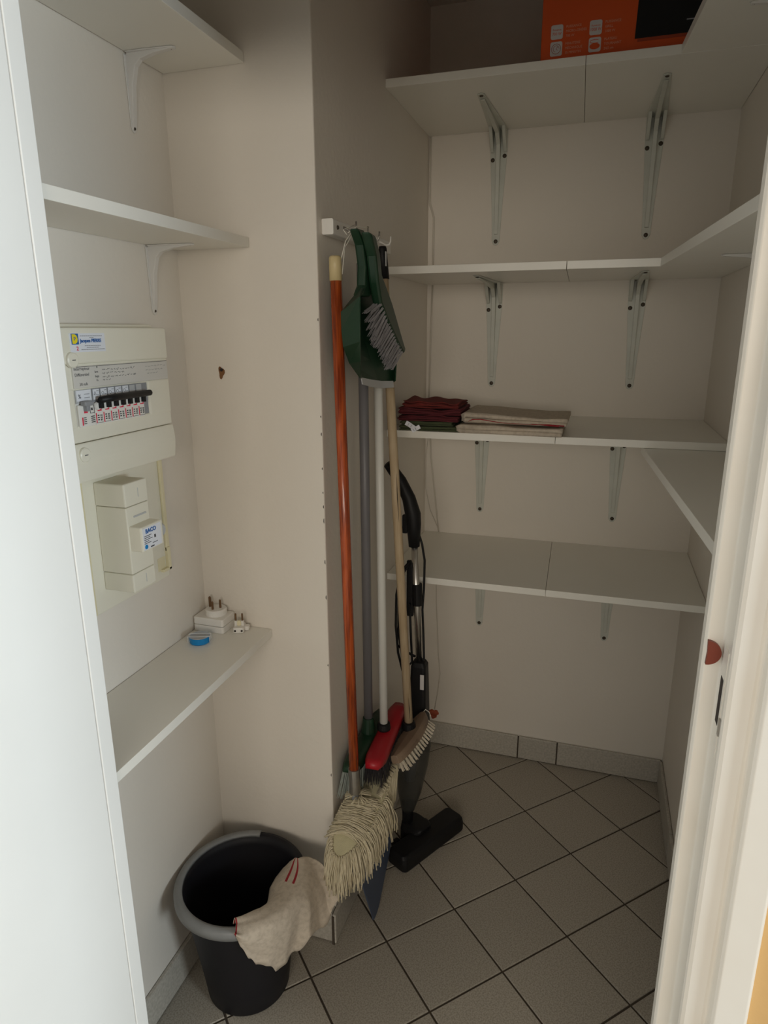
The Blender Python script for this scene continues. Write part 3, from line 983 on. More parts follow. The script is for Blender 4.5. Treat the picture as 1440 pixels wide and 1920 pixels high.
# pad: long oval whose near end droops
pc = Vector((-0.079, 1.238, 0.384))
pa = Vector((-0.030, -0.262, -0.060)).normalized()      # long axis towards the viewer
pn_ = Vector((-0.10, -0.28, 1.0)).normalized()
pb = pa.cross(pn_).normalized()                          # width axis
if pb.x < 0:
    pb = -pb
pn_ = pb.cross(pa).normalized()
if pn_.z < 0:
    pn_ = -pn_
LA, LB = 0.135, 0.046


def pad_pt(u, v, h=0.0):
    return pc + pa * (u * LA) + pb * (v * LB) + pn_ * h - Vector((0, 0, 1)) * (0.014 * u * u if u > 0 else 0)


md = MB()
rings = []
for h, s in ((-0.010, 0.9), (-0.007, 1.0), (0.003, 1.0), (0.006, 0.92)):
    rings.append([tuple(pad_pt(s * math.cos(2 * PI * k / 36), s * math.sin(2 * PI * k / 36), h)) for k in range(36)])
md.rings(rings)
md.build('pad', M_PAD, mop)
ms = MB()
rm = random.Random(11)


def clampwall(p):
    if p.y > 1.19:
        p.x = max(p.x, XP + 0.016)
    if p.y <= 1.19 and p.z < 0.30:
        p.x = max(p.x, -0.150)
    return p


# fringe hanging from the pad's perimeter; the far end is bare on its wall side
pb_sign = 1
for k in range(330):
    a = 2 * PI * k / 330 + rm.uniform(-0.02, 0.02)
    if math.cos(a) < -0.30 and (math.sin(a) * pb_sign < 0.15 or math.cos(a) < -0.93):
        continue
    for layer in range(2 if rm.random() < 0.75 else 1):
        p0 = pad_pt(0.94 * math.cos(a), 0.94 * math.sin(a), 0.004 + 0.002 * layer)
        n = (pa * math.cos(a) * 0.6 + pb * math.sin(a))
        n.z *= 0.3
        n.normalize()
        out = rm.uniform(0.012, 0.030)
        drop = rm.uniform(0.066, 0.094)
        if math.cos(a) < -0.3:
            drop *= 0.8
            out *= 0.35
        if n.x < 0:
            out *= 0.75
        side = Vector((-n.y, n.x, 0)) * rm.uniform(-0.010, 0.010)
        pts = []
        for q_ in range(8):
            t = q_ / 7
            p = p0 + n * out * (1 - (1 - t) ** 2.2) + side * t * t - Vector((0, 0, 1)) * drop * t ** 1.45 + Vector((0, 0, 0.006)) * math.sin(PI * min(1, t * 3)) + Vector((rm.uniform(-1, 1), rm.uniform(-1, 1), 0)) * 0.0015
            pts.append(tuple(clampwall(p)))
        ms.tube(pts, 0.00132, 5)
# strands lying across the top, leaving the near end of the pad bare
for k in range(250):
    u = rm.uniform(-0.14, 0.66)
    v0, v1 = rm.uniform(-1.15, -0.9), rm.uniform(0.4, 1.15)
    sk = rm.uniform(-0.14, 0.14)
    hh = rm.uniform(0.008, 0.018)
    pts = []
    for q_ in range(9):
        t = q_ / 8
        v = v0 + (v1 - v0) * t
        uu_ = u + sk * (t - 0.5) - 0.13 * math.sin(PI * t) * max(0, u) + 0.04 * math.sin(PI * t)
        h = hh - 0.012 * v * v + rm.uniform(-0.001, 0.001)
        pts.append(tuple(clampwall(pad_pt(uu_, v, h))))
    if rm.random() < 0.6:
        e = Vector(pts[-1])
        pts += [tuple(e + Vector((0.010, -0.004, -0.015))), tuple(e + Vector((0.015, -0.008, -0.045)))]
    ms.tube(pts, 0.00132, 5)
for k in range(70):
    u = rm.uniform(-0.98, -0.25)
    p0 = pad_pt(u, 0.45, 0.010)
    p1 = pad_pt(u + 0.04, 0.78, 0.008)
    dn = rm.uniform(0.045, 0.075)
    pts = [tuple(p0), tuple(p1)] + [tuple(p1 + Vector((0.002 * q_ / 4 + 0.002, -0.026 * q_ / 4, -dn * (q_ / 4) ** 1.2))) for q_ in range(1, 5)]
    ms.tube(pts, 0.00132, 5)
# a tuft round the socket
for k in range(26):
    a = rm.uniform(0, 2 * PI)
    p0 = pad_pt(-0.05, -0.3, 0.012)
    ms.tube([tuple(p0), tuple(p0 + Vector((0.010 * math.cos(a), 0.012 * math.sin(a), 0.014))), tuple(p0 + Vector((0.030 * math.cos(a), 0.034 * math.sin(a), 0.010)))], 0.0012, 5)
tag(ms.build('strings', M_COTTON, mop, smooth=True), kind='stuff')

# ------------------------------------------------------------------ brooms behind it


def broom_head(parent, near, far, w0, w1, hgt, m, name='head'):
    """long block between two points (top centre line)"""
    near, far = Vector(near), Vector(far)
    d = (far - near)
    L = d.length
    d.normalize()
    up_ = Vector((0, 0, 1))
    s = d.cross(up_).normalized()
    up_ = s.cross(d).normalized()
    rings = []
    N_ = 14
    for k in range(N_ + 1):
        t = k / N_
        e = min(t, 1 - t) * 2
        wd = (w0 + (w1 - w0) * t) * (0.62 + 0.38 * min(1, e * 3.5) ** 0.6)
        hh = hgt * (0.6 + 0.4 * min(1, e * 3))
        c = near + d * L * t - up_ * (hgt - hh)
        sec_ = [(-wd, -hh), (-wd, -hh * 0.35), (-wd * 0.7, -hh * 0.06), (0, 0.0), (wd * 0.7, -hh * 0.06), (wd, -hh * 0.35), (wd, -hh)]
        c2 = near + d * L * t
        rings.append([tuple(c2 + s * a + up_ * (b + (hh - hgt) * 0.3)) for a, b in sec_])
    o = MB().rings(rings).build(name, m, parent, smooth=True)
    return d, s, up_, L


def bristles(parent, near, d, s, up_, L, wd, hgt, length, m, rows, n, r, flare, tuft=1, seed=1, name='bristles', lean=0.0):
    rg = random.Random(seed)
    mm = MB()
    near = Vector(near)
    for i in range(rows):
        a = -1 + 2 * i / (rows - 1)
        for k in range(n):
            t = 0.03 + 0.94 * k / (n - 1)
            e = min(t, 1 - t) * 2
            ww = wd * (0.6 + 0.4 * min(1, e * 3.5) ** 0.6)
            base = near + d * L * t + s * a * ww * 0.86 - up_ * hgt * 0.95
            for q_ in range(tuft):
                dr = (-up_ + s * (a * flare + lean + rg.uniform(-0.05, 0.05)) + d * ((t - 0.5) * flare * 1.2 + rg.uniform(-0.06, 0.06))).normalized()
                b0_ = base + s * rg.uniform(-0.001, 0.001) * tuft + d * rg.uniform(-0.001, 0.001) * tuft
                mm.tube([tuple(b0_), tuple(b0_ + dr * length * rg.uniform(0.9, 1.05))], [r, r * 0.75], 5)
    return tag(mm.build(name, m, parent), kind='stuff')


# green broom on grey handle
g = empty('broom', (-0.118, 1.38, 0.40), 'dark green broom with pale bristles on a grey handle, closest to the wall', 'broom', 'brooms hanging on the pillar side')
MB().tube([(-0.1225, 1.400, 1.585), (-0.118, 1.396, 0.50)], 0.0108, 20).build('handle', M_GREYH, g, smooth=True)
MB().tube([(-0.118, 1.396, 0.515), (-0.118, 1.394, 0.472)], [0.014, 0.019], 16).build('socket', M_GRNP, g, smooth=False)
n_, f_ = (-0.1165, 1.245, 0.478), (-0.1165, 1.505, 0.478)
a = broom_head(g, n_, f_, 0.0225, 0.0225, 0.024, M_GRNP)
bristles(g, n_, *a, 0.0225, 0.024, 0.070, M_BRISC, 5, 60, 0.0007, 0.10, 3, 5, lean=-0.10)
# red broom on white handle
g = empty('broom', (-0.08, 1.40, 0.38), 'bright red broom with black bristles on a white handle', 'broom', 'brooms hanging on the pillar side')
MB().tube([(-0.1320, 1.528, 1.580), (-0.0795, 1.402, 0.498)], 0.0103, 20).build('handle', M_WHITEH, g, smooth=True)
MB().lathe([(0.0001, 0.0), (0.0165, 0.0), (0.0175, 0.004), (0.0155, 0.016), (0.0125, 0.018), (0.0001, 0.018)], (-0.0795, 1.402, 0.486), 24).build('collar', M_BLACK, g)
n_, f_ = (-0.067, 1.268, 0.484), (-0.080, 1.540, 0.484)
a = broom_head(g, n_, f_, 0.0245, 0.0225, 0.026, M_RED)
bristles(g, n_, *a, 0.023, 0.026, 0.046, M_BRISB, 5, 60, 0.0007, 0.12, 3, 6)
# wooden scrubbing broom on raw beech handle
g = empty('scrubbing_broom', (-0.02, 1.45, 0.40), 'brown wooden scrubbing broom with ivory bristles, raw wood handle and black grip', 'broom')
tA, tB = Vector((-0.121, 1.5365, 1.632)), Vector((-0.0365, 1.481, 0.462))
MB().tube([L3(tA, tB, 0.055), L3(tA, tB, 1.0)], 0.0108, 20).build('handle', M_BEIGEH, g, smooth=True)
grp = MB().tube([L3(tA, tB, 0.0), L3(tA, tB, 0.004), L3(tA, tB, 0.06)], [0.009, 0.0105, 0.0125], 20).build('grip', M_BLACK, g, smooth=True)
sl = MB()
sl.box(-0.1085, -0.1065, 1.519, 1.526, 1.589, 1.620, bev=0.0005)
sl.build('hang_slot', M_LGREYP, grp)
for t0, t1 in ((0.43, 0.55), (0.93, 0.99)):
    p0, p1 = Vector(L3(tA, tB, t0)), Vector(L3(tA, tB, t1))
    of = Vector((0.0062, -0.0085, 0))
    MB().tube([tuple(p0 + of), tuple(along(p0, p1, 0.5) + of * 1.02), tuple(p1 + of)], [0.0002, 0.0011, 0.0002], 5).build('crack', M_DARKH, g)
MB().lathe([(0.0001, 0.0), (0.0175, 0.0), (0.0185, 0.004), (0.0165, 0.018), (0.013, 0.020), (0.0001, 0.020)], (-0.0358, 1.480, 0.447), 24).build('collar', M_BLACK, g)
n_, f_ = Vector((-0.040, 1.352, 0.450)), Vector((-0.020, 1.562, 0.450))
d_ = (f_ - n_)
L_ = d_.length
d_.normalize()
tilt = R_(20)
s_ = d_.cross(Vector((0, 0, 1))).normalized()
u_ = s_.cross(d_).normalized()
s2 = s_ * math.cos(tilt) + u_ * math.sin(tilt)
u2 = -s_ * math.sin(tilt) + u_ * math.cos(tilt)
rings = []
for k in range(19):
    t = k / 18
    wd = 0.0275 * max(0.12, math.sin(PI * min(1, max(0, (t * 0.94 + 0.03)))) ** 0.45)
    c = n_ + d_ * L_ * t
    hh = 0.022
    rings.append([tuple(c + s2 * a_ + u2 * b_) for a_, b_ in ((-wd, -hh), (-wd, -0.010), (-wd * 0.8, -0.001), (0, 0.001), (wd * 0.8, -0.001), (wd, -0.010), (wd, -hh))])
MB().rings(rings).build('head', M_BRUSHW, g, smooth=False, bevel=0.001)
mm = MB()
rg = random.Random(9)
for i in range(4):
    a_ = -1 + 2 * i / 3
    for k in range(15):
        t = 0.06 + 0.90 * k / 14
        wd = 0.0275 * max(0.12, math.sin(PI * (t * 0.94 + 0.03)) ** 0.45)
        bpt = n_ + d_ * L_ * t + s2 * a_ * wd * 0.80 - u2 * 0.021
        dr = (-u2 + s2 * (a_ * 0.38 + 0.1) + d_ * (t - 0.5) * 0.7).normalized()
        for q_ in range(9):
            o1 = d_ * rg.uniform(-0.0022, 0.0022) + s2 * rg.uniform(-0.0018, 0.0018)
            mm.tube([tuple(bpt + o1), tuple(bpt + o1 * 1.5 + dr * 0.026 * rg.uniform(0.93, 1.05))], [0.0009, 0.0008], 4)
tag(mm.build('bristles', M_BRISW, g), kind='stuff')
MB().tube([tuple(f_ + Vector((0.0, 0.0, -0.004))), tuple(f_ + Vector((0.006, 0.010, 0.002))), tuple(f_ + Vector((0.016, 0.012, -0.006))), tuple(f_ + Vector((0.022, 0.006, -0.014)))], 0.0012, 6).build('frayed_string', M_STRING, g)

# ------------------------------------------------------------------ dustpan and hand brush
dp = empty('dustpan', (-0.09, 1.30, 1.34), 'dark green hanging dustpan with clear rubber lip holding a hand brush', 'dustpan')
A = [(-0.100, 1.217, 1.483), (-0.100, 1.218, 1.450), (-0.101, 1.228, 1.420), (-0.102, 1.262, 1.388), (-0.098, 1.318, 1.352)]
Rg = [(-0.052, 1.186, 1.508), (-0.057, 1.200, 1.470), (-0.065, 1.222, 1.430), (-0.076, 1.254, 1.392), (-0.090, 1.298, 1.358)]
TB = (-0.090, 1.330, 1.545)
mid = [(-0.095, 1.290, 1.505), (-0.095, 1.310, 1.46), (-0.095, 1.33, 1.43), (-0.092, 1.36, 1.39), (-0.088, 1.395, 1.345)]
RB = [(-0.082, 1.400, 1.500), (-0.078, 1.435, 1.455), (-0.075, 1.455, 1.42), (-0.072, 1.462, 1.38), (-0.074, 1.470, 1.336)]
RR = [(-0.074, 1.395, 1.503), (-0.070, 1.432, 1.458), (-0.066, 1.448, 1.42), (-0.062, 1.452, 1.385), (-0.066, 1.458, 1.340)]
m = MB()
m.grid([Rg, A, mid, RB, RR])
# back wall of the scoop
m.grid([[Rg[0], A[0], mid[0], RB[0], RR[0]], [(-0.066, 1.245, 1.528), (-0.084, 1.262, 1.52), (-0.092, 1.31, 1.53), (-0.086, 1.36, 1.53), (-0.078, 1.352, 1.53)]])
bmesh.ops.remove_doubles(m.b, verts=m.b.verts[:], dist=0.0004)
m.build('scoop', M_GRNP, dp, smooth=False, solid=0.0024)
hp = [(1.224, 1.628), (1.262, 1.630), (1.292, 1.603), (1.316, 1.555), (1.330, 1.522), (1.290, 1.512), (1.238, 1.512), (1.262, 1.533), (1.268, 1.567), (1.254, 1.603)]
MB().prism(hp, lambda y, z: (-0.086, y, z), lambda y, z: (-0.068, y, z)).build('handle', M_GRNP, dp, bevel=0.004)
lipm = MB()
lipm.grid([[(-0.094, 1.306, 1.357), (-0.090, 1.36, 1.349), (-0.084, 1.41, 1.343), (-0.072, 1.458, 1.340)], [(-0.090, 1.302, 1.344), (-0.086, 1.356, 1.334), (-0.080, 1.405, 1.328), (-0.069, 1.455, 1.326)]])
lipm.build('lip', M_LGREYP, dp, solid=0.002)
hb_ = empty('hand_brush', (-0.06, 1.36, 1.41), 'dark green hand brush with grey bristles clipped in the dustpan', 'brush')
bp2 = [(1.233, 1.623), (1.268, 1.620), (1.294, 1.592), (1.306, 1.554), (1.336, 1.533), (1.376, 1.503), (1.415, 1.467), (1.455, 1.430), (1.476, 1.412), (1.474, 1.402), (1.462, 1.400), (1.440, 1.409), (1.392, 1.438), (1.341, 1.470), (1.300, 1.500), (1.280, 1.538), (1.265, 1.584)]
MB().prism(bp2, lambda y, z: (-0.067, y, z), lambda y, z: (-0.047, y, z)).build('body', M_GRNP, hb_, bevel=0.005)
mm = MB()
rg = random.Random(21)
for row in range(3):
    for k in range(15):
        t = k / 14
        y = 1.303 + (1.452 - 1.303) * t
        z = 1.4985 + (1.405 - 1.4985) * t
        x = -0.050 - 0.007 * row
        # direction in the y-z plane: from pointing left to pointing down-left
        ty = 1.272 + (1.400 - 1.272) * t + (0.010 if t > 0.5 else 0)
        tz = 1.484 + (1.370 - 1.484) * (t ** 0.9)
        if t < 0.55:
            tz -= 0.016 * math.sin(PI * t / 0.55)
        for q_ in range(12):
            o1 = rg.uniform(-0.0022, 0.0022)
            o2 = rg.uniform(-0.0045, 0.0045)
            mm.tube([(x + rg.uniform(-0.002, 0.002), y + o1 * 1.5, z - o1 * 0.9), (x - 0.010 + rg.uniform(-0.003, 0.003), ty + o1 + o2, tz + o2 * 0.8)], [0.0007, 0.0006], 4)
tag(mm.build('bristles', M_BRISG, hb_), kind='stuff')

# ------------------------------------------------------------------ stick vacuum
vc = empty('stick_vacuum', (-0.05, 1.59, 0), 'black stick vacuum cleaner with chrome tube and smoked dust cup, behind the brooms', 'vacuum cleaner')
V = lambda y, z: None
axis_b, axis_t = Vector((-0.067, 1.600, 0.085)), Vector((-0.0610, 1.620, 0.905))
# upper handle
MB().tube([(-0.131, 1.6046, 1.1195), (-0.120, 1.612, 1.105), (-0.100, 1.618, 1.075), (-0.078, 1.620, 1.030), (-0.0665, 1.620, 0.988), (-0.0640, 1.620, 0.960), (-0.0625, 1.620, 0.900)],
          [0.011, 0.0145, 0.0160, 0.0180, 0.0210, 0.0195, 0.0145], 16).build('upper_handle', M_BLACK, vc, smooth=True)
bx('trigger', M_BLACK, vc, -0.094, -0.080, 1.612, 1.628, 0.935, 0.985, bev=0.003)
MB().tube([(-0.0615, 1.620, 0.905), (-0.0455, 1.620, 0.560)], 0.0092, 20).build('tube', M_CHROME, vc, smooth=True)
MB().tube([(-0.0535, 1.620, 0.795), (-0.0520, 1.620, 0.735)], 0.0135, 16).build('tube_clamp', M_BLACK, vc)
bx('cable_hook', M_BLACK, vc, -0.082, -0.063, 1.614, 1.626, 0.70, 0.86, bev=0.004)
bx('hook_arm', M_BLACK, vc, -0.070, -0.050, 1.614, 1.626, 0.755, 0.770, bev=0.002)
MB().rings([[(cx + dx, cy_ + dy, z) for dx, dy in rrect(-w2, w2, -d2, d2, 0.008, 3)] for cx, cy_, w2, d2, z in
            ((-0.044, 1.618, 0.016, 0.016, 0.572), (-0.0435, 1.618, 0.021, 0.022, 0.560), (-0.043, 1.616, 0.023, 0.026, 0.48), (-0.0435, 1.613, 0.026, 0.030, 0.395), (-0.045, 1.612, 0.030, 0.034, 0.36))]).build('motor_body', M_BLACK, vc, smooth=False, bevel=0.002)
pl_ = MB()
pl_.box(-0.0345, -0.0235, 1.5875, 1.5890, 0.500, 0.545, bev=0.0006)
pl_.build('side_plate', M_BADGE, vc)
cup = [(0.034, 0.37), (0.044, 0.345), (0.049, 0.31), (0.046, 0.25), (0.034, 0.16), (0.022, 0.112), (0.019, 0.10)]
rings = []
for r, z in cup:
    t = (z - 0.10) / 0.27
    cx, cy_ = -0.066 + (0.016) * t - 0.003, 1.598 + 0.016 * t
    rings.append([(cx + r * math.cos(2 * PI * k / 28), cy_ + r * math.sin(2 * PI * k / 28), z) for k in range(28)])
MB().rings(rings).build('dust_cup', M_SMOKE, vc, smooth=True)
MB().tube([(-0.060, 1.606, 0.33), (-0.066, 1.601, 0.20)], [0.026, 0.016], 18).build('cup_filter', M_GREYP, vc)
MB().tube([(-0.068, 1.598, 0.125), (-0.069, 1.596, 0.100), (-0.070, 1.598, 0.045)], [0.0185, 0.0165, 0.016], 16).build('neck', M_BLACK, vc, smooth=True)
# floor head: bar along d, round hub at the back
d = Vector((0.115, 0.205, 0)).normalized()
nb = Vector((-d.y, d.x, 0))
c0 = Vector((-0.0075, 1.583, 0))


def hp_(a, b, z):
    p = c0 + d * a + nb * b
    return (p.x, p.y, z)


hm = MB()
prof2 = rrect(-0.128, 0.128, -0.036, 0.036, 0.014, 4)
hm.rings([[hp_(a * s, b * s2_, z) for a, b in prof2] for s, s2_, z in ((0.97, 0.95, 0.002), (1.0, 1.0, 0.008), (1.0, 1.0, 0.028), (0.985, 0.94, 0.042), (0.95, 0.75, 0.050))])
hm.build('floor_head', M_BLACK, vc, bevel=0.002)
hb2 = MB()
prof3 = rrect(-0.045, 0.030, 0.0, 0.078, 0.022, 4)
hb2.rings([[hp_(a * s + 0.002, b, z) for a, b in prof3] for s, z in ((1.0, 0.006), (1.0, 0.040), (0.9, 0.056), (0.7, 0.062))])
hb2.build('head_hub', M_BLACK, vc, bevel=0.002)
for a_ in (-0.075, 0.042):
    p = c0 + d * a_ + nb * 0.048
    MB().tube([tuple(p - d * 0.008 + Vector((0, 0, 0.018))), tuple(p + d * 0.008 + Vector((0, 0, 0.018)))], 0.0165, 18).build('wheel', M_BLACK, vc)
cb = MB()
cb.tube([(-0.050, 1.625, 0.93), (-0.043, 1.628, 0.905), (-0.036, 1.63, 0.86), (-0.037, 1.63, 0.78), (-0.040, 1.628, 0.72), (-0.036, 1.626, 0.65), (-0.032, 1.62, 0.58), (-0.036, 1.61, 0.555)], 0.0032, 8)
cb.tube([(-0.071, 1.612, 0.86), (-0.092, 1.600, 0.835), (-0.103, 1.592, 0.77), (-0.104, 1.590, 0.68), (-0.098, 1.592, 0.60), (-0.088, 1.60, 0.545), (-0.075, 1.606, 0.52)], 0.0034, 8)
cb.tube([(-0.071, 1.616, 0.855), (-0.090, 1.604, 0.825), (-0.098, 1.598, 0.74), (-0.099, 1.598, 0.66), (-0.090, 1.602, 0.585), (-0.075, 1.606, 0.555), (-0.062, 1.606, 0.57), (-0.067, 1.608, 0.66), (-0.071, 1.610, 0.74)], 0.0034, 8)
cb.tube([(-0.099, 1.594, 0.62), (-0.080, 1.588, 0.612), (-0.058, 1.59, 0.60), (-0.054, 1.604, 0.59)], 0.0034, 8)
cb.build('power_cord', M_BLACK, vc, smooth=True)

# ------------------------------------------------------------------ blue dustpan behind the mop
bd_ = empty('dustpan', (-0.075, 1.31, 0.0), 'dull blue dustpan standing on the floor behind the mop head', 'dustpan')
poly = [(1.290, 0.004), (1.300, 0.0005), (1.318, 0.0005), (1.335, 0.006), (1.429, 0.089), (1.452, 0.130), (1.450, 0.165), (1.425, 0.238), (1.36, 0.262), (1.25, 0.245), (1.205, 0.215), (1.215, 0.180)]
MB().prism(poly, lambda y, z: (-0.0735, y, z), lambda y, z: (-0.0765, y, z)).build('tray', M_BLUED, bd_, bevel=0.001)
edge = [(1.335, 0.006), (1.429, 0.089), (1.452, 0.130), (1.450, 0.165), (1.425, 0.238)]
MB().prism(edge + [(y - 0.003, z + 0.002) for y, z in reversed(edge)], lambda y, z: (-0.0766, y, z), lambda y, z: (-0.100, y, z)).build('side_wall', M_BLUED, bd_)

# ------------------------------------------------------------------ bucket and its cloth
BC = Vector((-0.300, 1.057, 0))
bk = empty('bucket', (BC.x, BC.y, 0), 'black plastic bucket with grey rim in the alcove corner', 'bucket')
Hb = 0.286
bprof = [(0.0001, 0.001), (0.088, 0.001), (0.092, 0.006), (0.098, 0.06), (0.112, 0.165), (0.1285, 0.262), (0.1305, Hb), (0.1275, Hb), (0.1255, 0.262), (0.109, 0.165), (0.095, 0.06), (0.088, 0.008), (0.0001, 0.008)]
MB().lathe(bprof, BC, 72).build('pail', M_BLACK2, bk, smooth=True)


def rim_arc(name, m, a0, a1, prof, n=60):
    rings = []
    for k in range(n + 1):
        a = math.radians(a0 + (a1 - a0) * k / n)
        rings.append([(BC.x + r * math.cos(a), BC.y + r * math.sin(a), h) for r, h in prof])
    return MB().rings(rings).build(name, m, bk, smooth=False)


rp_ = [(0.1265, Hb - 0.004), (0.1275, Hb + 0.003), (0.134, Hb + 0.0055), (0.1415, Hb + 0.004), (0.1455, Hb - 0.003), (0.1455, Hb - 0.016), (0.1435, Hb - 0.016), (0.1425, Hb - 0.004), (0.134, Hb + 0.001)]
o = rim_arc('rim', M_GRIM, 100, 395, rp_)
for p in o.data.polygons:
    p.use_smooth = True
rp2 = [(0.1275, Hb - 0.004), (0.1285, Hb + 0.000), (0.134, Hb + 0.002), (0.140, Hb + 0.001), (0.1425, Hb - 0.004), (0.1425, Hb - 0.02), (0.141, Hb - 0.02), (0.139, Hb - 0.003)]
rim_arc('spout_rim', M_BLACK2, 35, 100, rp2, 20)

# cloth: columns by angle, rows from inside over the rim to the hem
keys = [  # angle, inner point, inner-low z offset, hem point
    (-66, (-0.258, 0.945, 0.287), (-0.2451, 0.9300, 0.285)),
    (-60, (-0.250, 0.958, 0.283), (-0.2294, 0.9251, 0.262)),
    (-53, (-0.243, 0.975, 0.279), (-0.2220, 0.9360, 0.225)),
    (-46, (-0.236, 0.992, 0.274), (-0.2130, 0.9460, 0.200)),
    (-38, (-0.230, 1.005, 0.268), (-0.1951, 0.9597, 0.192)),
    (-30, (-0.228, 1.018, 0.263), (-0.1862, 0.9743, 0.160)),
    (-20, (-0.226, 1.030, 0.262), (-0.1700, 0.9970, 0.165)),
    (-10, (-0.236, 1.055, 0.252), (-0.1550, 1.0220, 0.168)),
    (0, (-0.248, 1.085, 0.246), (-0.1370, 1.0320, 0.205)),
    (10, (-0.250, 1.118, 0.244), (-0.1250, 1.0750, 0.185)),
    (20, (-0.246, 1.148, 0.244), (-0.1050, 1.0980, 0.205)),
    (30, (-0.236, 1.162, 0.250), (-0.0940, 1.1050, 0.238)),
    (38, (-0.215, 1.158, 0.262), (-0.1150, 1.1180, 0.272))]


def interp(keys, t):
    x = t * (len(keys) - 1)
    i = min(int(x), len(keys) - 2)
    f = x - i
    f = f * f * (3 - 2 * f) * 0.4 + f * 0.6
    a, b = keys[i], keys[i + 1]
    return a[0] + (b[0] - a[0]) * f, Vector(a[1]).lerp(Vector(b[1]), f), Vector(a[2]).lerp(Vector(b[2]), f)


NJ, NI = 60, 30
P = [[None] * (NJ + 1) for _ in range(NI + 1)]
for j in range(NJ + 1):
    t = j / NJ
    ang, inn, hem = interp(keys, t)
    a = math.radians(ang)
    rd = Vector((math.cos(a), math.sin(a), 0))
    r0 = BC + rd * 0.128 + Vector((0, 0, Hb + 0.009))
    r1 = BC + rd * 0.147 + Vector((0, 0, Hb + 0.007))
    fold = 0.0045 * math.sin(t * 2 * PI * 3.1 + 0.6) + 0.003 * math.sin(t * 2 * PI * 6.7)
    for i in range(NI + 1):
        s = i / NI
        if s < 0.3:
            q = s / 0.3
            p = inn.lerp(r0, q) + Vector((0, 0, 0.008 * math.sin(PI * q)))
            p -= rd * 0.006 * math.sin(PI * q)
        elif s < 0.42:
            q = (s - 0.3) / 0.12
            p = r0.lerp(r1, q) + Vector((0, 0, 0.0025 * math.sin(PI * q)))
        else:
            q = (s - 0.42) / 0.58
            p = r1.lerp(hem, q)
            p += rd * (0.007 * math.sin(PI * min(1, q * 1.2)) + fold * q * (1.0 if t > 0.45 else 0.4) + 0.003)
            p += Vector((0, 0, 0.010 * math.sin(PI * q) * (1 - t * 0.2)))
            if i == NI:
                p += Vector((0, 0, 0.0025 * math.sin(t * 37) + 0.002 * math.sin(t * 71)))
        P[i][j] = tuple(p)
cm = MB().grid(P)
cloth = cm.build('floor_cloth', linen_mat('linen_with_red_stripes', [(0.012, 0.010)], [(0.20, 0.012, 0.70), (0.27, 0.010, 0.70)]), None, smooth=True, solid=0.0022)
tag(cloth, 'beige linen floor cloth with red stripes draped over the bucket rim', 'cloth')

# ------------------------------------------------------------------ folded cloths on the third shelf
Z2 = 1.199


def folded(name, label, x0, x1, yfr, yb, z0, n, th_, gap, m, wob=0.002, seed=0, group=None, fold_x=False, hump=0.0, top=0.0):
    """serpentine ribbon: n layers folded front/back (or left/right), extruded with soft waviness"""
    rg = random.Random(seed)
    pitch = th_ + gap
    path = []
    for k in range(n):
        za = z0 + th_ / 2 + 0.0006 + k * pitch
        ins = rg.uniform(0.0, 0.006)
        if k % 2 == 0:
            a, b = yfr + ins, yb
        else:
            a, b = yb, yfr + ins
        ns = 10
        for q in range(ns + 1):
            t = q / ns
            path.append((a + (b - a) * t, za))
        if k < n - 1:
            sgn = 1 if b > a else -1
            for q in range(1, 5):
                an = PI * q / 5
                path.append((b + sgn * (pitch / 2) * math.sin(an) * 1.2, za + pitch / 2 * (1 - math.cos(an))))
    # thicken along the path normal
    outer, inner = [], []
    for i, p in enumerate(path):
        q0 = path[max(0, i - 1)]
        q1 = path[min(len(path) - 1, i + 1)]
        dx, dz = q1[0] - q0[0], q1[1] - q0[1]
        l = math.hypot(dx, dz) or 1
        nx, nz = -dz / l, dx / l
        outer.append((p[0] + nx * th_ / 2, p[1] + nz * th_ / 2))
        inner.append((p[0] - nx * th_ / 2, p[1] - nz * th_ / 2))
    loop = outer + inner[::-1]
    NX = 26
    ph1, ph2, ph3 = rg.uniform(0, 6), rg.uniform(0, 6), rg.uniform(0, 6)
    rings = []
    zt = z0 + n * pitch
    for k in range(NX + 1):
        t = k / NX
        x = x0 + (x1 - x0) * t
        ring = []
        for (u, z) in loop:
            hgt = (z - z0) / max(1e-6, zt - z0)
            dz = wob * hgt * (math.sin(t * 7 + ph1) + 0.6 * math.sin(t * 15 + u * 40 + ph2)) + hump * hgt * math.sin(PI * t) + top * hgt * (1 - t)
            du = wob * 1.2 * math.sin(t * 9 + z * 500 + ph3)
            ring.append((x + 0.002 * math.sin(z * 700 + ph1) * (1 if k in (0, NX) else 0), u + du, max(z + dz, z0 + 0.0004)))
        rings.append(ring)
    mb = MB()
    if fold_x:
        rings = [[(xx, yy, zz) for xx, yy, zz in r] for r in rings]
    mb.rings(rings, cap=True)
    lay = mb.b.loops.layers.uv.verify()
    for f in mb.b.faces:
        for lp in f.loops:
            c = lp.vert.co
            lp[lay].uv = ((c.y - yfr) / (yb - yfr), (c.x - x0) / (x1 - x0))
    o = mb.build(name, m, None, smooth=True)
    return tag(o, label, 'cloth', group)


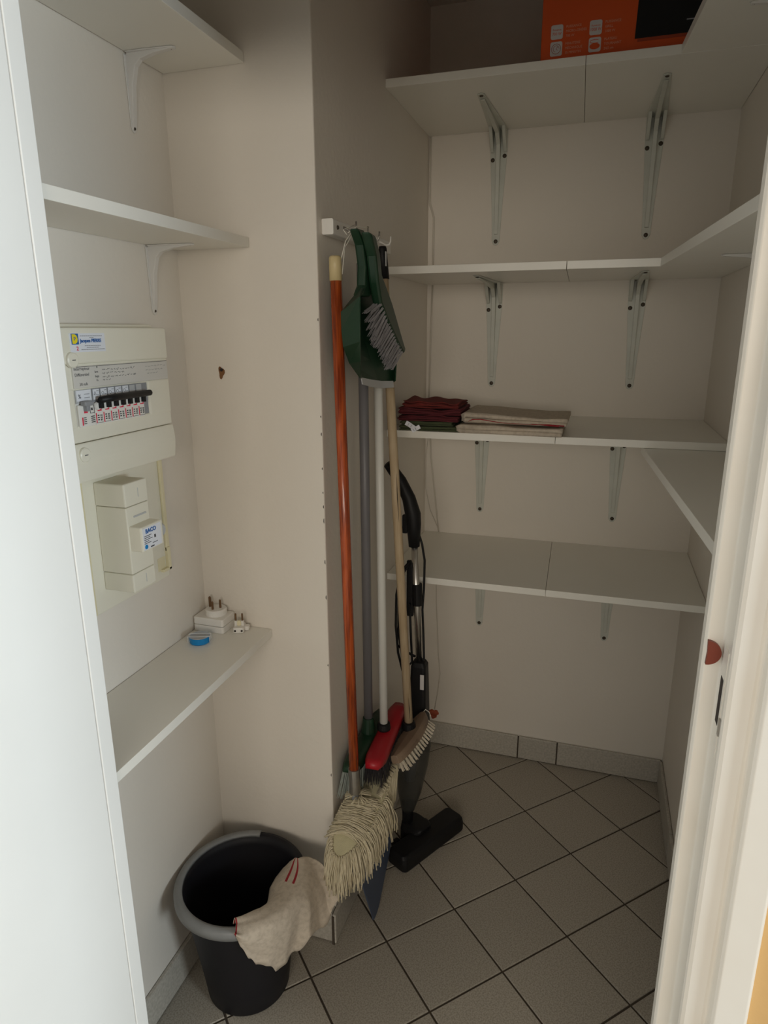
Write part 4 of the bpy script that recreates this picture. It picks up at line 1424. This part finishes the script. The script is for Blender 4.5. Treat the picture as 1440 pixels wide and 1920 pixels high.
GN = 'folded napkins at the left end of the third shelf'
z = Z2
folded('folded_napkin', 'dark green folded napkin at the bottom of the napkin pile', -0.118, 0.040, 1.668, 1.80, z, 3, 0.0030, 0.0006, M_GREENC, 0.0006, 1, GN)
z += 3 * 0.0036 + 0.0012
folded('folded_napkin', 'dark green folded napkin with the white tag, second from the bottom of the pile', -0.116, 0.020, 1.672, 1.80, z, 3, 0.0030, 0.0005, M_GREENC, 0.0007, 2, GN)
z += 3 * 0.0035 + 0.0016
folded('folded_napkin', 'dark burgundy folded napkin directly above the green ones', -0.122, 0.036, 1.670, 1.80, z, 4, 0.0030, 0.0006, M_BURG2, 0.0024, 3, GN)
z += 4 * 0.0036 + 0.0022
folded('folded_napkin', 'dark burgundy folded napkin just under the topmost one', -0.120, 0.042, 1.672, 1.80, z, 4, 0.0030, 0.0006, M_BURG2, 0.0024, 4, GN)
z += 4 * 0.0036 + 0.0026
folded('folded_napkin', 'rust-red folded napkin on top of the napkin pile', -0.108, 0.036, 1.668, 1.795, z, 4, 0.0034, 0.0012, M_BURG, 0.0036, 5, GN, hump=-0.007, top=0.004)
tg = empty('care_tag', (-0.085, 1.660, 1.205), 'white care tag hanging out of the green napkins', 'tag')
for (y_, x0_, x1_, zz0, zz1, an) in ((1.6555, -0.102, -0.062, 1.204, 1.220, -0.5), (1.6525, -0.084, -0.055, 1.199, 1.213, 0.5)):
    m = MB()
    cx, cz = (x0_ + x1_) / 2, (zz0 + zz1) / 2
    hw, hh = (x1_ - x0_) / 2 * 0.85, (zz1 - zz0) / 2 * 0.75
    co, si = math.cos(an), math.sin(an)
    rows = []
    for v_ in range(5):
        row = []
        for u_ in range(9):
            a_, b_ = (u_ / 4 - 1) * hw, (v_ / 2 - 1) * hh
            row.append((cx + a_ * co - b_ * si, y_ + 0.002 * math.sin(u_ * 0.8), cz + a_ * si + b_ * co))
        rows.append(row)
    m.grid(rows)
    t_ = m.build('tag_flap', M_PAPER, tg, solid=0.0006)
    fp = MB()
    for k in range(3):
        a_ = (-0.5 + 0.5 * k) * hw
        p0 = (cx + a_ * co + hh * 0.6 * si, y_ - 0.0012, cz + a_ * si - hh * 0.6 * co)
        p1 = (cx + a_ * co - hh * 0.6 * si, y_ - 0.0012, cz + a_ * si + hh * 0.6 * co)
        fp.tube([p0, p1], 0.0005, 4)
    fp.build('tag_print', M_INKG, t_)


def folded_x(name, label, x0, x1, yfr, yb, z0, n, th_, gap, m, wob, seed, slope):
    """as folded() but the folds are at the left and right ends"""
    rg = random.Random(seed)
    pitch = th_ + gap
    path = []
    for k in range(n):
        za = z0 + th_ / 2 + 0.0006 + k * pitch
        e = rg.uniform(0, 0.008)
        a, b = (x1 - e, x0) if k % 2 == 0 else (x0, x1 - e)
        for q in range(25):
            t = q / 24
            path.append((a + (b - a) * t, za))
        if k < n - 1:
            sgn = 1 if b > a else -1
            for q in range(1, 6):
                an = PI * q / 6
                path.append((b + sgn * pitch / 2 * math.sin(an) * 1.3, za + pitch / 2 * (1 - math.cos(an))))
    outer, inner = [], []
    for i, p in enumerate(path):
        q0, q1 = path[max(0, i - 1)], path[min(len(path) - 1, i + 1)]
        dx, dz = q1[0] - q0[0], q1[1] - q0[1]
        l = math.hypot(dx, dz) or 1
        nx, nz = -dz / l, dx / l
        outer.append((p[0] + nx * th_ / 2, p[1] + nz * th_ / 2))
        inner.append((p[0] - nx * th_ / 2, p[1] - nz * th_ / 2))
    loop = outer + inner[::-1]
    NY = 18
    rings = []
    for k in range(NY + 1):
        t = k / NY
        y = yfr + (yb - yfr) * t
        ring = []
        for (x, zz) in loop:
            h = (zz - z0) / (n * pitch)
            tx = (x - x0) / (x1 - x0)
            dz = h * (slope * (1 - min(1, max(0, tx))) ** 1.6 + wob * math.sin(tx * 9 + h * 5) + 0.6 * wob * math.sin(tx * 17 + t * 6 + seed))
            dy = 0.004 * math.sin(tx * 5 + h * 9) * (1 if t < 0.3 else 0.3)
            ring.append((x + 0.003 * math.sin(h * 14), y + dy, max(zz + dz, z0 + 0.0004)))
        rings.append(ring)
    mb = MB().rings(rings)
    lay = mb.b.loops.layers.uv.verify()
    for f in mb.b.faces:
        for lp in f.loops:
            c = lp.vert.co
            lp[lay].uv = ((c.y - yfr) / (yb - yfr), (c.x - x0) / (x1 - x0))
    o = mb.build(name, m, None, smooth=True)
    return tag(o, label, 'cloth', 'folded floor cloth on the third shelf')


ML1 = linen_mat('folded_linen_plain', [(-5, 0.01)])
folded_x('folded_floor_cloth', 'beige folded linen cloth lying lowest, overhanging the shelf edge beside the napkins', 0.046, 0.300, 1.650, 1.84, Z2, 2, 0.0085, 0.0008, ML1, 0.0010, 2, 0.004)
folded_x('folded_floor_cloth', 'beige folded linen cloth with red selvedge stripe, on top of the other linen cloth', 0.054, 0.303, 1.668, 1.85, Z2 + 0.0235, 2, 0.0075, 0.0010, ML1, 0.0008, 4, 0.012)

rs = MB()
rs.tube([(0.064, 1.664, 1.228), (0.075, 1.662, 1.2335), (0.095, 1.662, 1.2345), (0.125, 1.663, 1.230), (0.16, 1.664, 1.2265), (0.22, 1.6645, 1.2255), (0.26, 1.6645, 1.2265), (0.298, 1.665, 1.2245)], [0.0006, 0.0013, 0.0012, 0.0009, 0.0006, 0.0006, 0.0012, 0.0014], 6)
rs.tube([(0.22, 1.6645, 1.2270), (0.255, 1.664, 1.2250), (0.285, 1.664, 1.2225)], [0.0004, 0.0011, 0.0010], 6)
fc_ = [o for o in bpy.data.objects if o.name.startswith('folded_floor_cloth')][-1]
tag(rs.build('red_stripe', M_INKR2, fc_), kind='stuff')

# ------------------------------------------------------------------ orange microwave carton
mw = empty('appliance_carton', (0.19, 1.69, 2.0057), 'orange microwave oven carton with white icons on the highest shelf', 'carton')
bx('carton', M_BOX, mw, 0.195, 0.655, 1.685, 2.02, 2.0062, 2.278, bev=0.002)
YF_ = 1.685
# picture of the oven printed on the front
pic = [(0.3865, 2.0335), (0.640, 2.0335), (0.640, 2.225), (0.392, 2.225)]
pm = MB().prism(pic, lambda x, z: (x, YF_ - 0.0002, z), lambda x, z: (x, YF_ - 0.0012, z)).build('oven_picture', M_BLACK, mw)
bx('picture_base', M_BOXD, mw, 0.392, 0.635, YF_ - 0.0007, YF_ - 0.0001, 2.0275, 2.0345)
bx('picture_logo', M_INKG, pm, 0.484, 0.512, YF_ - 0.0016, YF_ - 0.0011, 2.0560, 2.0580)


def badge(cx, cz, lines, sub, kind):
    p = MB().prism(rrect(cx - 0.0125, cx + 0.0125, cz - 0.0135, cz + 0.0135, 0.004), lambda x, z: (x, YF_ - 0.0002, z), lambda x, z: (x, YF_ - 0.0009, z)).build('icon_badge', M_BADGE, mw)
    y = YF_ - 0.0011
    if kind == 'text':
        text(p, 'Puissance', (cx, y, cz + 0.0025), 0.0047, M_BOX, 'y', 'CENTER')
        text(p, sub, (cx, y, cz - 0.0060), 0.0080, M_BOX, 'y', 'CENTER', xs=0.86)
    elif kind == 'clock':
        q = MB()
        q.tube([(cx + 0.0095 * math.cos(a * PI / 12), y, cz + 0.0095 * math.sin(a * PI / 12)) for a in range(25)], 0.0005, 5)
        q.tube([(cx + 0.006 * math.cos(a * PI / 12), y, cz + 0.006 * math.sin(a * PI / 12)) for a in range(18)], 0.0004, 5)
        q.tube([(cx + 0.003, y, cz + 0.004), (cx, y, cz), (cx + 0.003, y, cz - 0.003)], 0.0005, 5)
        q.build('icon', M_BOXD, p)
    else:
        q = MB()
        q.tube([(cx + 0.010 * math.cos(a * PI / 12), y, cz + 0.006 + 0.0032 * math.sin(a * PI / 12)) for a in range(3, 22)], 0.0006, 5)
        q.prism([(cx + 0.0105 * math.cos(a * PI / 10), cz - 0.003 + 0.0058 * math.sin(a * PI / 10)) for a in range(20)], lambda x, z: (x, y + 0.0002, z), lambda x, z: (x, y - 0.0003, z))
        q.build('icon', M_BOX, p)
    for k, ln in enumerate(lines):
        text(mw, ln, (cx + 0.0185, YF_ - 0.0003, cz + 0.0060 - 0.0085 * k), 0.0066, M_BADGEO, 'y', depth=0.0002, xs=0.95)


badge(0.2275, 2.0640, ['PUISSANCE', 'MICRO-ONDES', '700 W'], '700 W', 'text')
badge(0.3070, 2.0635, ['PUISSANCE', 'GRILL', '1000 W'], '1000 W', 'text')
badge(0.2275, 2.0325, ['MINUTERIE', 'MÉCANIQUE', '35 MINUTES'], '', 'clock')
badge(0.3070, 2.0320, ['PLATEAU', 'TOURNANT', '24,5 cm'], '', 'plate')

# ------------------------------------------------------------------ cable in the back left corner, broken plaster
yc = YB - 0.0035
cbl = MB()
cbl.tube([(-0.1445, yc, 1.987), (-0.1450, yc, 1.88), (-0.1445, yc, 1.81), (-0.138, yc, 1.79), (-0.132, yc, 1.77), (-0.1325, yc, 1.70), (-0.1325, yc, 1.60)], 0.0026, 8)
cbl.tube([(-0.1330, yc, 1.581), (-0.137, yc, 1.42), (-0.1400, yc, 1.20)], 0.0024, 8)
cbl.tube([(-0.137, yc, 1.180), (-0.130, yc, 1.05), (-0.112, yc, 0.90), (-0.1005, yc, 0.802)], 0.0024, 8)
cbl.tube([(-0.134, yc, 1.180), (-0.1465, yc, 1.06), (-0.1470, yc, 0.95), (-0.130, yc, 0.875), (-0.1015, yc, 0.812)], 0.0012, 6)
cbl.tube([(-0.108, yc, 0.782), (-0.104, yc, 0.55), (-0.094, yc, 0.36), (-0.086, yc, 0.28), (-0.094, yc, 0.20), (-0.104, yc, 0.135)], 0.0016, 6)
tag(cbl.build('telephone_cable', M_CABLE, None, smooth=True), 'thin painted cable running down the back left corner', 'cable')
pts = []
for k in range(22):
    a = 2 * PI * k / 22
    r = 0.021 * (1 + 0.18 * math.sin(3 * a) + 0.1 * math.sin(7 * a + 1))
    pts.append((-0.108 + r * 0.85 * math.cos(a), 0.1165 + r * 0.85 * math.sin(a)))
o = MB().prism(pts, lambda x, z: (x, YB + 0.001, z), lambda x, z: (x, YB - 0.0012, z)).build('brick_patch_1', M_BRICK, None)  # bare brick showing through broken plaster, built as a thin raised patch
tag(o, kind='structure')
